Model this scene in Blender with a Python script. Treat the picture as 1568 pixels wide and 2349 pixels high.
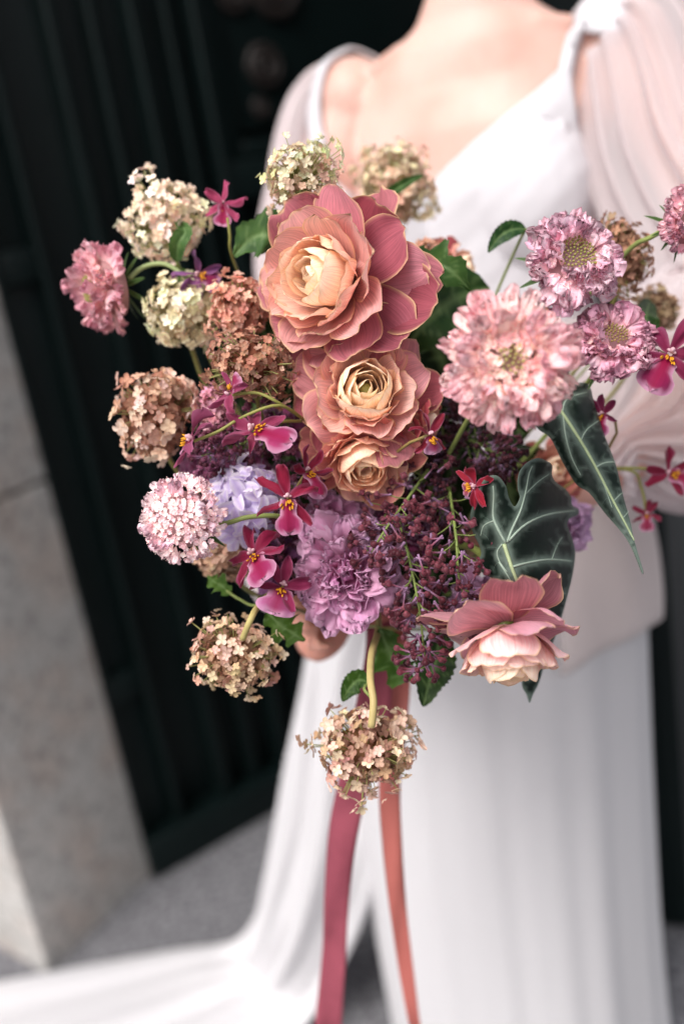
import bpy, bmesh, math, random
from math import sin, cos, pi, radians, sqrt
from mathutils import Vector, Matrix, noise
from mathutils.bvhtree import BVHTree
from mathutils.geometry import delaunay_2d_cdt

for o in list(bpy.data.objects): bpy.data.objects.remove(o)
random.seed(7)
S = bpy.context.scene
COL = S.collection

# ------------------------------------------------------------------ camera
PW, PH = 1568.0, 2349.0            # the photograph as studied on screen
LENS = 35.0
FPX = LENS / 36.0 * PH
PITCH, ROLL = radians(17.5), radians(9.7)
CAMO = Vector((0, 0, 1.3))
_d = Vector((0, cos(PITCH), -sin(PITCH))); _r0 = Vector((1, 0, 0)); _u0 = Vector((0, sin(PITCH), cos(PITCH)))
CD = _d
CR = _r0 * cos(ROLL) - _u0 * sin(ROLL)
CU = _r0 * sin(ROLL) + _u0 * cos(ROLL)
cam_d = bpy.data.cameras.new('camera'); cam = bpy.data.objects.new('camera', cam_d); COL.objects.link(cam)
cam.matrix_world = Matrix((( CR.x, CU.x, -CD.x, CAMO.x), (CR.y, CU.y, -CD.y, CAMO.y), (CR.z, CU.z, -CD.z, CAMO.z), (0, 0, 0, 1)))
cam_d.sensor_fit = 'VERTICAL'; cam_d.sensor_height = 36.0; cam_d.sensor_width = 24.0; cam_d.lens = LENS
cam_d.clip_start = 0.02; cam_d.clip_end = 500
cam_d.dof.use_dof = True; cam_d.dof.focus_distance = 0.70; cam_d.dof.aperture_fstop = 2.0
S.camera = cam

# ------------------------------------------------------------------ sky, sun, exposure
SUN_EL, SUN_AZ = radians(50), radians(-145)     # azimuth from +Y, clockwise: behind the camera, to its left
wd = bpy.data.worlds.new('World'); S.world = wd; wd.use_nodes = True
nt = wd.node_tree; nt.nodes.clear()
sky = nt.nodes.new('ShaderNodeTexSky'); sky.sky_type = 'NISHITA'; sky.sun_disc = False
sky.sun_elevation = SUN_EL; sky.sun_rotation = SUN_AZ; sky.dust_density = 4.0; sky.air_density = 1.0; sky.ozone_density = 1.0
hs = nt.nodes.new('ShaderNodeHueSaturation'); hs.inputs['Saturation'].default_value = 0.26
bg = nt.nodes.new('ShaderNodeBackground'); bg.inputs['Strength'].default_value = 0.14
wo = nt.nodes.new('ShaderNodeOutputWorld')
nt.links.new(sky.outputs[0], hs.inputs['Color']); nt.links.new(hs.outputs[0], bg.inputs[0]); nt.links.new(bg.outputs[0], wo.inputs[0])
sd = bpy.data.lights.new('sun', 'SUN'); sd.energy = 2.0; sd.angle = radians(32); sd.color = (1.0, 0.965, 0.92)
sun = bpy.data.objects.new('sun', sd); COL.objects.link(sun)
_sv = Vector((sin(SUN_AZ) * cos(SUN_EL), cos(SUN_AZ) * cos(SUN_EL), sin(SUN_EL)))
sun.rotation_euler = (-_sv).to_track_quat('-Z', 'Y').to_euler(); sun.location = (-2, -3, 5)
vs = S.view_settings; vs.view_transform = 'Standard'; vs.look = 'None'; vs.gamma = 1.0; vs.exposure = 0.40; vs.use_curve_mapping = False
S.cycles.use_denoising = True
S.cycles.max_bounces = 8; S.cycles.transparent_max_bounces = 12; S.cycles.diffuse_bounces = 6
S.cycles.sample_clamp_indirect = 4.0

# ------------------------------------------------------------------ helpers
def ray(x, y): return CD + CR * ((x - PW / 2) / FPX) - CU * ((y - PH / 2) / FPX)
def P(x, y, depth): return CAMO + ray(x, y) * depth
def floor_at(x, y, z=0.0):
    v = ray(x, y); return CAMO + v * ((z - CAMO.z) / v.z)
def px(n, depth): return n * depth / FPX
def C3(a, b, c): return (CR * a + CU * b - CD * c)      # screen right, screen up, towards the lens
def proj(p):
    q = Vector(p) - CAMO; dd = q.dot(CD)
    return PW / 2 + FPX * q.dot(CR) / dd, PH / 2 - FPX * q.dot(CU) / dd
def lin(h):
    h = h.lstrip('#'); v = [int(h[i:i + 2], 16) / 255 for i in (0, 2, 4)]
    return tuple(((c / 12.92) if c <= 0.04045 else ((c + 0.055) / 1.055) ** 2.4) for c in v) + (1.0,)
def mixc(a, b, t): return tuple(a[i] * (1 - t) + b[i] * t for i in range(3)) + (1.0,)
def jit(c, amt, rnd):
    k = 1 + rnd.uniform(-amt, amt)
    return tuple(max(0, c[i] * k * (1 + rnd.uniform(-amt, amt) * .4)) for i in range(3)) + (1.0,)
def smooth(a, b, x):
    t = max(0, min(1, (x - a) / (b - a))); return t * t * (3 - 2 * t)
def lerp(a, b, t): return a + (b - a) * t
def curve_at(pts, t):
    """Catmull-Rom through tuples, t in 0..1"""
    n = len(pts) - 1; f = max(0, min(n - 1e-6, t * n)); i = int(f); k = f - i
    g = lambda j: pts[max(0, min(n, j))]
    out = []
    for a, b, c, d in zip(g(i - 1), g(i), g(i + 1), g(i + 2)):
        out.append(.5 * ((2 * b) + (-a + c) * k + (2 * a - 5 * b + 4 * c - d) * k * k + (-a + 3 * b - 3 * c + d) * k ** 3))
    return out

class MB:
    """collects verts/faces (+ the petal attribute pv) and links them as ONE mesh object"""
    def __init__(s): s.v = []; s.f = []; s.c = []
    def add(s, vs_, fs, cs=None):
        o = len(s.v); s.v += [tuple(v) for v in vs_]; s.f += [tuple(i + o for i in f) for f in fs]
        s.c += (cs if cs else [(0.5, 0.5, 0, 1)] * len(vs_))
    def mesh(s, name, m, flat=False):
        me = bpy.data.meshes.new(name); me.from_pydata(s.v, [], s.f); me.update()
        at = me.color_attributes.new('pv', 'FLOAT_COLOR', 'POINT')
        at.data.foreach_set('color', [x for c in s.c for x in c])
        if m: me.materials.append(m)
        if not flat: me.polygons.foreach_set('use_smooth', [True] * len(me.polygons))
        return me
    def build(s, name, m, parent=None, flat=False): return link(name, s.mesh(name, m, flat), parent)
def link(name, me, parent=None, color=None, mat=None):
    o = bpy.data.objects.new(name, me); COL.objects.link(o)
    if parent is not None: o.parent = parent
    if mat is not None: o.matrix_basis = mat
    if color is not None: o.color = color
    return o
def tag(o, label, cat, group=None):
    o['label'] = label; o['category'] = cat
    if group: o['group'] = group
    return o
def empty(name, M, label, cat, group=None):
    o = bpy.data.objects.new(name, None); COL.objects.link(o); o.matrix_world = M; o.empty_display_size = .02
    return tag(o, label, cat, group)
def frame(loc, facing, spin=0.0):
    z = facing.normalized(); up = CU if abs(z.dot(CU)) < .95 else CR
    x = up.cross(z).normalized(); y = z.cross(x)
    return Matrix(((x.x, y.x, z.x, loc.x), (x.y, y.y, z.y, loc.y), (x.z, y.z, z.z, loc.z), (0, 0, 0, 1))) @ Matrix.Rotation(spin, 4, 'Z')
def grid_faces(nu, nv, o=0):
    return [(o + j * (nu + 1) + i, o + j * (nu + 1) + i + 1, o + (j + 1) * (nu + 1) + i + 1, o + (j + 1) * (nu + 1) + i) for j in range(nv) for i in range(nu)]
def tube(mb, pts, rad, seg=7, cs=None):
    """tapered tube through points; rad is a number or a list"""
    pts = [Vector(p) for p in pts]; n = len(pts); vs_ = []; cc = []
    t = (pts[1] - pts[0]).normalized(); a = t.orthogonal().normalized()
    for i, p in enumerate(pts):
        t = ((pts[min(i + 1, n - 1)] - pts[max(i - 1, 0)])).normalized()
        a = (a - t * a.dot(t)).normalized(); b = t.cross(a)
        r = rad[i] if isinstance(rad, (list, tuple)) else rad
        for k in range(seg):
            q = 2 * pi * k / seg; vs_.append(p + a * (cos(q) * r) + b * (sin(q) * r)); cc.append((k / seg, i / (n - 1), 0, 1))
    fs = [(i * seg + k, i * seg + (k + 1) % seg, (i + 1) * seg + (k + 1) % seg, (i + 1) * seg + k) for i in range(n - 1) for k in range(seg)]
    fs += [tuple(range(seg - 1, -1, -1)), tuple((n - 1) * seg + k for k in range(seg))]
    mb.add(vs_, fs, cs if cs else cc)
def bez(a, b, c, d, n=12):
    return [a * (1 - t) ** 3 + b * (3 * t * (1 - t) ** 2) + c * (3 * t * t * (1 - t)) + d * t ** 3 for t in [i / n for i in range(n + 1)]]
def box(mb, c, ax, ay, az, bev=0.0):
    """box with centre c and half-axis vectors"""
    if bev <= 0:
        vs_ = [c + ax * i + ay * j + az * k for i in (-1, 1) for j in (-1, 1) for k in (-1, 1)]
        mb.add(vs_, [(0, 1, 3, 2), (4, 6, 7, 5), (0, 4, 5, 1), (2, 3, 7, 6), (0, 2, 6, 4), (1, 5, 7, 3)]); return
    bm = bmesh.new(); bmesh.ops.create_cube(bm, size=2)
    L = (ax.length, ay.length, az.length)
    for v in bm.verts: v.co = Vector((v.co.x * L[0], v.co.y * L[1], v.co.z * L[2]))
    bmesh.ops.bevel(bm, geom=bm.edges[:], offset=bev, segments=2, affect='EDGES', profile=.6)
    u = (ax.normalized(), ay.normalized(), az.normalized())
    bm.verts.index_update()
    mb.add([c + u[0] * v.co.x + u[1] * v.co.y + u[2] * v.co.z for v in bm.verts], [tuple(v.index for v in f.verts) for f in bm.faces]); bm.free()

# ------------------------------------------------------------------ materials
class NT:
    def __init__(s, name):
        s.m = bpy.data.materials.new(name); s.m.use_nodes = True; s.t = s.m.node_tree; s.t.nodes.clear()
        s.out = s.t.nodes.new('ShaderNodeOutputMaterial')
    def n(s, typ, props=None, **inp):
        nd = s.t.nodes.new(typ)
        for k, v in (props or {}).items(): setattr(nd, k, v)
        for k, v in inp.items():
            sock = nd.inputs[int(k[1:])] if k[0] == 'i' and k[1:].isdigit() else nd.inputs[k.replace('_', ' ')]
            if hasattr(v, 'is_linked'): s.t.links.new(v, sock)
            else: sock.default_value = v
        return nd
    def mix(s, a, b, f, mode='MIX'):
        nd = s.t.nodes.new('ShaderNodeMix'); nd.data_type = 'RGBA'; nd.blend_type = mode
        for sock, v in ((nd.inputs[0], f), (nd.inputs[6], a), (nd.inputs[7], b)):
            if hasattr(v, 'is_linked'): s.t.links.new(v, sock)
            else: sock.default_value = v
        return nd.outputs[2]
    def math(s, op, a, b=0.0, c=0.0, clamp=False):
        nd = s.t.nodes.new('ShaderNodeMath'); nd.operation = op; nd.use_clamp = clamp
        for i, v in enumerate((a, b, c)):
            if hasattr(v, 'is_linked'): s.t.links.new(v, nd.inputs[i])
            else: nd.inputs[i].default_value = v
        return nd.outputs[0]
    def ramp(s, f, stops):
        nd = s.t.nodes.new('ShaderNodeValToRGB'); s.t.links.new(f, nd.inputs[0]); e = nd.color_ramp.elements
        while len(e) < len(stops): e.new(.5)
        for el, (p, c) in zip(e, stops):
            el.position = p; el.color = c if isinstance(c, tuple) else (c, c, c, 1)
        return nd.outputs[0]
    def surf(s, sh): s.t.links.new(sh, s.out.inputs['Surface']); return s.m

def petal_mat(name, base_mul=(1, 1, 1, 1), base_amt=0.0, rim=None, rim_amt=0.0, streak=0.15, streak_n=26.0, trans=0.28, rough=0.62, back=None, back_amt=0.0, mid=None, mid_amt=0.0, bump=0.15, blotch=0.15, spec=.14, rimpow=1.0, gain=1.28):
    """petal: object colour, tint at the base, thin rim, streaks along the veins, another colour on the back"""
    t = NT(name)
    at = t.n('ShaderNodeAttribute', {'attribute_name': 'pv'}); sp = t.n('ShaderNodeSeparateColor', i0=at.outputs['Color'])
    u, v, e = sp.outputs[0], sp.outputs[1], sp.outputs[2]
    oi = t.n('ShaderNodeObjectInfo'); col = oi.outputs['Color']
    col = t.mix(col, base_mul, t.math('MULTIPLY', t.math('POWER', t.math('SUBTRACT', 1.0, v, clamp=True), 1.6), base_amt))
    if mid: 
        m_ = t.math('SUBTRACT', 1.0, t.math('MULTIPLY', t.math('ABSOLUTE', t.math('SUBTRACT', u, .5)), 2.6), clamp=True)
        col = t.mix(col, mid, t.math('MULTIPLY', m_, mid_amt))
    if back:
        g = t.n('ShaderNodeNewGeometry'); col = t.mix(col, back, t.math('MULTIPLY', g.outputs['Backfacing'], back_amt))
    cv = t.n('ShaderNodeCombineXYZ', X=t.math('MULTIPLY', u, streak_n), Y=t.math('MULTIPLY', v, 1.6), Z=t.math('MULTIPLY', oi.outputs['Random'], 50.0))
    nz = t.n('ShaderNodeTexNoise', Vector=cv.outputs[0], Scale=1.0, Detail=3.0, Roughness=.6)
    st = t.math('MULTIPLY', t.math('SUBTRACT', nz.outputs[0], .5), 2 * streak)
    tc = t.n('ShaderNodeTexCoord'); nb = t.n('ShaderNodeTexNoise', Vector=tc.outputs['Object'], Scale=70.0, Detail=3.0)
    bl = t.math('MULTIPLY', t.math('SUBTRACT', nb.outputs[0], .5), 2 * blotch)
    k = t.math('MULTIPLY', t.math('ADD', t.math('ADD', st, bl), 1.0), gain)
    col = t.mix(col, t.n('ShaderNodeCombineColor', i0=k, i1=k, i2=k).outputs[0], 1.0, 'MULTIPLY')
    if rim:
        col = t.mix(col, rim, t.math('MULTIPLY', t.math('POWER', e, rimpow), rim_amt))
    bp = t.n('ShaderNodeBump', Strength=bump, Distance=.0006, Height=nz.outputs[0])
    pr = t.n('ShaderNodeBsdfPrincipled', Base_Color=col, Roughness=rough, Normal=bp.outputs[0]); pr.inputs['Specular IOR Level'].default_value = spec
    pr.inputs['Sheen Weight'].default_value = .08
    tr = t.n('ShaderNodeBsdfTranslucent', Color=col)
    return t.surf(t.n('ShaderNodeMixShader', i0=trans, i1=pr.outputs[0], i2=tr.outputs[0]).outputs[0])

def plain_mat(name, color, rough=.6, spec=.3, nscale=40.0, namt=.2, bump=0.0, bscale=60.0, c2=None, metallic=0.0, trans=0.0, objcol=False, detail=4.0):
    t = NT(name); tc = t.n('ShaderNodeTexCoord')
    nz = t.n('ShaderNodeTexNoise', Vector=tc.outputs['Object'], Scale=nscale, Detail=detail, Roughness=.6)
    base = t.n('ShaderNodeObjectInfo').outputs['Color'] if objcol else color
    if c2 is None:
        k = t.math('ADD', 1.0, t.math('MULTIPLY', t.math('SUBTRACT', nz.outputs[0], .5), 2 * namt))
        col = t.mix(base, t.n('ShaderNodeCombineColor', i0=k, i1=k, i2=k).outputs[0], 1.0, 'MULTIPLY')
    else: col = t.mix(base, c2, t.ramp(nz.outputs[0], [(.5 - namt, 0.0), (.5 + namt, 1.0)]))
    pr = t.n('ShaderNodeBsdfPrincipled', Base_Color=col, Roughness=rough, Metallic=metallic); pr.inputs['Specular IOR Level'].default_value = spec
    if bump:
        nb = t.n('ShaderNodeTexNoise', Vector=tc.outputs['Object'], Scale=bscale, Detail=5.0)
        t.t.links.new(t.n('ShaderNodeBump', Strength=bump, Distance=.004, Height=nb.outputs[0]).outputs[0], pr.inputs['Normal'])
    if trans:
        tr = t.n('ShaderNodeBsdfTranslucent', Color=col)
        return t.surf(t.n('ShaderNodeMixShader', i0=trans, i1=pr.outputs[0], i2=tr.outputs[0]).outputs[0])
    return t.surf(pr.outputs[0])

def fabric_mat(name, color, opacity=1.0, trans=.25, rough=.75, nscale=300.0, crinkle=0.0):
    t = NT(name); tc = t.n('ShaderNodeTexCoord')
    wv = t.n('ShaderNodeTexNoise', Vector=tc.outputs['Object'], Scale=nscale, Detail=2.0)
    col = t.mix(color, (color[0] * .93, color[1] * .92, color[2] * .93, 1), wv.outputs[0])
    pr = t.n('ShaderNodeBsdfPrincipled', Base_Color=col, Roughness=rough); pr.inputs['Specular IOR Level'].default_value = .15; pr.inputs['Sheen Weight'].default_value = .15
    nb = t.n('ShaderNodeTexNoise', Vector=tc.outputs['Object'], Scale=14.0, Detail=3.0)
    t.t.links.new(t.n('ShaderNodeBump', Strength=.12 + crinkle, Distance=.006, Height=nb.outputs[0]).outputs[0], pr.inputs['Normal'])
    sh = t.n('ShaderNodeMixShader', i0=trans, i1=pr.outputs[0], i2=t.n('ShaderNodeBsdfTranslucent', Color=col).outputs[0]).outputs[0]
    if opacity < 1:
        lw = t.n('ShaderNodeLayerWeight', Blend=.35)        # a thin weave looks denser where it turns edge-on
        op = t.math('ADD', opacity, t.math('MULTIPLY', lw.outputs['Facing'], 1 - opacity), clamp=True)
        sh = t.n('ShaderNodeMixShader', i0=op, i1=t.n('ShaderNodeBsdfTransparent', Color=(1, .97, .96, 1)).outputs[0], i2=sh).outputs[0]
    return t.surf(sh)

M_GRANITE = plain_mat('granite_paving', lin('88878b'), .85, .2, 75.0, .14, .35, 120.0, c2=lin('48474b'))
def jamb_mat():
    t = NT('granite_jamb'); tc = t.n('ShaderNodeTexCoord')
    n1 = t.n('ShaderNodeTexNoise', Vector=tc.outputs['Object'], Scale=9.0, Detail=5.0, Roughness=.6)
    n2 = t.n('ShaderNodeTexNoise', Vector=tc.outputs['Object'], Scale=48.0, Detail=5.0, Roughness=.8)
    c = t.mix(lin('b6b3b0'), lin('b8ada6'), t.ramp(n1.outputs[0], [(.45, 0.0), (.62, 1.0)]))
    c = t.mix(c, lin('5f5b59'), t.ramp(n2.outputs[0], [(.46, 0.0), (.68, .8)]))
    pr = t.n('ShaderNodeBsdfPrincipled', Base_Color=c, Roughness=.85, Normal=t.n('ShaderNodeBump', Strength=.4, Distance=.004, Height=n2.outputs[0]).outputs[0])
    return t.surf(pr.outputs[0])
M_JAMB = jamb_mat()
M_DOOR = plain_mat('door_paint', (.0022, .0062, .0062, 1), .45, .22, 12.0, .3, .25, 30.0)
M_RUST = plain_mat('rusty_iron', lin('1f1816'), .6, .4, 60.0, .4, .3, 90.0)

# ------------------------------------------------------------------ the setting: ground, stone jamb, door
Z = Vector((0, 0, 1))
A_ = floor_at(110, 2235); B_ = floor_at(345, 2005); L_ = floor_at(0, 2173)
DE = (floor_at(620, 1850) - B_).normalized(); DN = Vector((DE.y, -DE.x, 0))      # along the door, out of the door
g = MB(); g.add([(-60, -60, 0), (60, -60, 0), (60, 60, 0), (-60, 60, 0)], [(0, 1, 2, 3)])
gr = g.build('ground', M_GRANITE, flat=True); gr['kind'] = 'structure'

jamb = empty('stone_jamb', Matrix.Translation(A_), 'grey pinkish granite door jamb of stacked blocks beside the dark door', 'jamb')
JM = Matrix.Translation(-A_)
le = (L_ - A_).normalized()
foot = [A_, B_ + DE * .004, B_ + DE * .004 - DN * .3, A_ + le * 1.6 - DN * .5, A_ + le * 1.6]
z0 = -0.02
for z1 in (0.886, 1.42, 2.02, 2.7):
    bm = bmesh.new(); lo = z0 + (.004 if z0 > 0 else 0); hi = z1 - .004
    a = [bm.verts.new(p + Z * lo - A_) for p in foot]; b = [bm.verts.new(p + Z * hi - A_) for p in foot]
    n = len(foot); bm.faces.new(a[::-1]); bm.faces.new(b)
    for i in range(n): bm.faces.new((a[i], a[(i + 1) % n], b[(i + 1) % n], b[i]))
    bmesh.ops.recalc_face_normals(bm, faces=bm.faces[:])
    bmesh.ops.bevel(bm, geom=bm.edges[:], offset=.006, segments=2, affect='EDGES', profile=.5)
    me = bpy.data.meshes.new('stone_block'); bm.to_mesh(me); bm.free(); me.materials.append(M_JAMB); link('stone_block', me, jamb)
    if z1 < 2.5:
        m = MB(); q = [A_ + (B_ - A_) * .02 - DN * .012, B_ - DN * .015, B_ - DN * .25, A_ + le * 1.5 - DN * .45, A_ + le * 1.5 - DN * .03]
        m.add([p + Z * (z1 - .006) - A_ for p in q] + [p + Z * (z1 + .006) - A_ for p in q], [(0, 1, 2, 3, 4), (5, 6, 7, 8, 9)] + [(i, (i + 1) % 5, 5 + (i + 1) % 5, 5 + i) for i in range(5)])
        m.build('mortar_joint', plain_mat('mortar', lin('8b8177'), .9), jamb, flat=True)
    z0 = z1

door = empty('panelled_door', Matrix.Translation(B_), 'tall dark green painted door with vertical mouldings and carved panel behind the bride', 'door')
def dbox(name, t0, t1, za, zb, n0, n1, mat=M_DOOR, bev=.004, parent=door):
    m = MB(); c = DE * ((t0 + t1) / 2) + DN * ((n0 + n1) / 2) + Z * ((za + zb) / 2)
    box(m, c, DE * ((t1 - t0) / 2), DN * ((n1 - n0) / 2), Z * ((zb - za) / 2), bev); return m.build(name, mat, parent)
dbox('door_slab', 0, 2.2, 0.0, 3.0, -.12, -.035)
for t0, t1, za, zb in ((.02, .085, .09, .40), (.02, .085, .46, 1.24), (.02, .085, 1.30, 2.6)):
    dbox('panel', t0, t1, za, zb, -.04, -.018)
for t, w, pr in ((.006, .012, .012), (.093, .016, .014), (.212, .022, .012), (.292, .02, .006), (.372, .022, .012), (.444, .018, .004), (.502, .026, .016)):
    dbox('moulding', t - w / 2, t + w / 2, .09, 2.9, -.045, pr, bev=min(w * .3, .006))
for za, zb in ((.40, .46), (1.24, 1.30)): dbox('rail', .013, .084, za, zb, -.043, .004)
dbox('plinth', 0.0, .50, 0.0, .088, -.05, .03); dbox('plinth', .502, 2.1, 0.0, .088, -.05, .022)
dbox('rail', .517, 2.1, 1.32, 1.395, -.04, .012); dbox('rail', .517, 2.1, .70, .76, -.04, .008)
up = dbox('carved_panel', .56, 1.2, 1.45, 2.3, -.043, -.012)
dbox('panel_frame', .517, .555, 1.397, 2.4, -.04, .004); dbox('panel_frame', .557, 1.25, 1.399, 1.43, -.04, .004)
dbox('panel', .57, 1.2, .80, 1.28, -.04, -.014); dbox('panel', .57, 1.2, .13, .66, -.04, -.014)
dbox('stile', 1.262, 1.34, .09, 2.9, -.045, .02)
dbox('panel', 1.40, 2.05, .13, .66, -.04, -.014); dbox('panel', 1.40, 2.05, .80, 1.28, -.04, -.014); dbox('panel', 1.40, 2.05, 1.45, 2.4, -.04, -.014)
for t, z, r in ((.646, 1.567, .036), (.70, 1.71, .05), (.60, 1.70, .03), (.76, 1.50, .03), (.62, 1.49, .018)):
    m = MB()
    for rr, th in ((r, r * .22), (r * .5, r * .28)):
        pts = [DE * (t + rr * cos(2 * pi * i / 24)) + Z * (z + rr * sin(2 * pi * i / 24)) - DN * .006 for i in range(25)]
        tube(m, pts, th, 8)
    for i in range(6):
        a = 2 * pi * i / 6; tube(m, [DE * (t + r * .3 * cos(a)) + Z * (z + r * .3 * sin(a)) - DN * .004, DE * (t + r * 1.25 * cos(a)) + Z * (z + r * 1.25 * sin(a)) - DN * .008], [r * .14, r * .07], 6)
    m.build('rosette', M_RUST, door)
# second leaf, standing open on her left
h0 = B_ + DE * 1.62 + DN * .25; h1 = Vector((.455, 1.40, 0)); oe = (h1 - h0).normalized(); on = Vector((oe.y, -oe.x, 0)); ol = (h1 - h0).length
leaf = empty('open_door_leaf', Matrix.Translation(h0), 'open leaf of the dark door standing on the far side of the dress', 'door leaf')
def obox(name, t0, t1, za, zb, n0, n1):
    m = MB(); box(m, oe * ((t0 + t1) / 2) + on * ((n0 + n1) / 2) + Z * ((za + zb) / 2), oe * ((t1 - t0) / 2), on * ((n1 - n0) / 2), Z * ((zb - za) / 2), .004); return m.build(name, M_DOOR, leaf)
obox('door_slab', 0, ol, .015, 2.9, -.02, .02)
for za, zb in ((.015, .2), (.62, .74), (1.25, 1.36), (2.3, 2.88)): obox('rail', .10, ol - .1, za, zb, .018, .036)
for t0, t1 in ((0, .098), (ol - .098, ol)): obox('stile', t0, t1, .016, 2.88, .018, .038)
for za, zb in ((.24, .58), (.78, 1.21), (1.4, 2.26)): obox('panel', .16, ol - .16, za, zb, .018, .03)

# ------------------------------------------------------------------ the bride
M_SKIN = None
def skin_mat():
    t = NT('skin'); tc = t.n('ShaderNodeTexCoord')
    n1 = t.n('ShaderNodeTexNoise', Vector=tc.outputs['Object'], Scale=9.0, Detail=3.0); n2 = t.n('ShaderNodeTexNoise', Vector=tc.outputs['Object'], Scale=400.0, Detail=2.0)
    c = t.mix(lin('dcb8ac'), lin('cf9f91'), t.ramp(n1.outputs[0], [(.4, 0.0), (.7, 1.0)]))
    sx = t.n('ShaderNodeSeparateXYZ', i0=tc.outputs['Object']); c = t.mix(c, lin('cf7f68'), t.math('MULTIPLY', t.math('SUBTRACT', 1.0, t.math('MULTIPLY', t.math('SUBTRACT', sx.outputs[2], .96), 8.0), clamp=True), .55))     # redder hands
    pr = t.n('ShaderNodeBsdfPrincipled', Base_Color=c, Roughness=.48, Normal=t.n('ShaderNodeBump', Strength=.08, Distance=.001, Height=n2.outputs[0]).outputs[0])
    pr.inputs['Subsurface Weight'].default_value = .25; pr.inputs['Subsurface Radius'].default_value = (1, .35, .2); pr.inputs['Subsurface Scale'].default_value = .012
    pr.inputs['Specular IOR Level'].default_value = .4
    return t.surf(pr.outputs[0])
M_SKIN = skin_mat()
M_SATIN = fabric_mat('white_crepe', lin('dfdce0'), 1.0, .12, .6)
M_CHIFFON = fabric_mat('chiffon', lin('e8e6e8'), 1.0, .3, .8)
M_SHEER = fabric_mat('sheer_chiffon', lin('ebe2e4'), .62, .4, .8)
M_VEIL = fabric_mat('sheer_blouse', lin('f6eeec'), .55, .45, .8)
M_HAIR = plain_mat('brown_hair', lin('4a3326'), .5, .4, 200.0, .4)

RT = Vector((.903, -.43, 0)).normalized(); FW = Vector((-RT.y * -1, -RT.x, 0)); FW = Vector((-.43, -.903, 0)).normalized()
def spine(z):
    k = (1.43 - z) / .68
    return Vector((.255 - .085 * k, 1.29 - .02 * k, z))
person = empty('person', Matrix.Translation(Vector((.15, 1.25, 0))), 'woman in a white wedding dress with sheer sleeves holding the bouquet with both hands', 'person')
PO = person.location.copy()
raw = MB()
def loft(mb, rings, seg=28, cap=True):
    o = []; fs = []
    for c, ax, ay in rings:
        for k in range(seg):
            a = 2 * pi * k / seg; o.append(c + ax * cos(a) + ay * sin(a))
    n = len(rings)
    fs = [(i * seg + k, i * seg + (k + 1) % seg, (i + 1) * seg + (k + 1) % seg, (i + 1) * seg + k) for i in range(n - 1) for k in range(seg)]
    if cap: fs += [tuple(range(seg - 1, -1, -1)), tuple((n - 1) * seg + k for k in range(seg))]
    mb.add(o, fs)
def ball(mb, c, ax, ay, az, n=14, m=20):
    rings = []
    for i in range(1, n):
        a = pi * i / n; rings.append((c - az * cos(a), ax * sin(a), ay * sin(a)))
    loft(mb, rings, m)
prof = [(.02, .10, .09), (.45, .155, .12), (.70, .185, .135), (.85, .178, .128), (1.0, .148, .108), (1.08, .128, .098), (1.18, .138, .104), (1.28, .152, .112), (1.35, .162, .104), (1.40, .158, .09), (1.44, .115, .072), (1.47, .072, .062), (1.50, .056, .057), (1.60, .052, .055)]
loft(raw, [(spine(z) + FW * (.0 if z < 1.42 else .012 + (z - 1.42) * .15), RT * a, FW * b) for z, a, b in prof], 36)
for s in (-1, 1):
    ball(raw, spine(1.262) + RT * (.072 * s) + FW * .058, RT * .068, FW * .062, Z * .088)
    ball(raw, spine(1.405) + RT * (.165 * s), RT * .055, FW * .058, Z * .056)
    tube(raw, [spine(1.445) + RT * (.03 * s) + FW * .058, spine(1.445) + RT * (.08 * s) + FW * .052, spine(1.43) + RT * (.14 * s) + FW * .022], [.011, .012, .010], 10)   # collarbones
# head (above the frame)
hc = spine(1.69) + FW * .055
ball(raw, hc, RT * .073, FW * .092, Z * .115)
ball(raw, hc + FW * .045 - Z * .055, RT * .05, FW * .05, Z * .055)
ball(raw, hc + FW * .098 - Z * .012, RT * .012, FW * .018, Z * .024, 8, 10)
ball(raw, hc + FW * .09 - Z * .052, RT * .024, FW * .012, Z * .010, 8, 10)
for s in (-1, 1): ball(raw, hc + RT * (.074 * s), RT * .012, FW * .02, Z * .032, 8, 10)
# arms: (point, radius)
HL = P(745, 1440, .93)                       # where her right hand closes on the stems
armR = [spine(1.41) - RT * .165, Vector((.045, 1.335, 1.30)), Vector((.005, 1.275, 1.19)), P(675, 1180, 1.08), P(690, 1330, .985), P(705, 1395, .955)]
tube(raw, armR, [.05, .046, .042, .036, .029, .027], 14)
armL = [spine(1.41) + RT * .165, Vector((.445, 1.16, 1.28)), Vector((.462, 1.08, 1.15)), P(1500, 990, 1.0), P(1400, 1060, .97), P(1290, 1130, .95), P(1220, 1160, .94)]
tube(raw, armL, [.05, .046, .042, .036, .029, .027, .03], 14)
# right hand: palm, four fingers wrapped round the stems, thumb
def finger(pts, r0): tube(raw, pts, [r0, r0 * 1.02, r0 * .95, r0 * .9, r0 * .78], 9); ball(raw, Vector(pts[-1]), CR * r0 * .8, CU * r0 * .8, CD * r0 * .8, 6, 8)
palm = P(742, 1420, .955)
ball(raw, palm, C3(.3, .95, 0).normalized() * .043, C3(.9, -.3, .2).normalized() * .030, CD * .017)
for k, (fx, fy) in enumerate(((640, 1340), (655, 1388), (674, 1434), (706, 1476))):
    r = (.0070, .0073, .0070, .0062)[k]
    finger([P(fx + 60, fy - 8, .952), P(fx + 22, fy - 4, .932), P(fx + 6, fy + 3, .905), P(fx + 26, fy + 8, .888), P(fx + 50, fy + 8, .89)], r)
finger([P(735, 1400, .945), P(760, 1395, .93), P(782, 1400, .915), P(800, 1410, .91), P(812, 1416, .91)], .0095)
palm2 = P(1160, 1200, .93)
ball(raw, palm2, C3(.9, .4, 0).normalized() * .045, C3(-.4, .9, 0).normalized() * .032, CD * .017)
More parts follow.
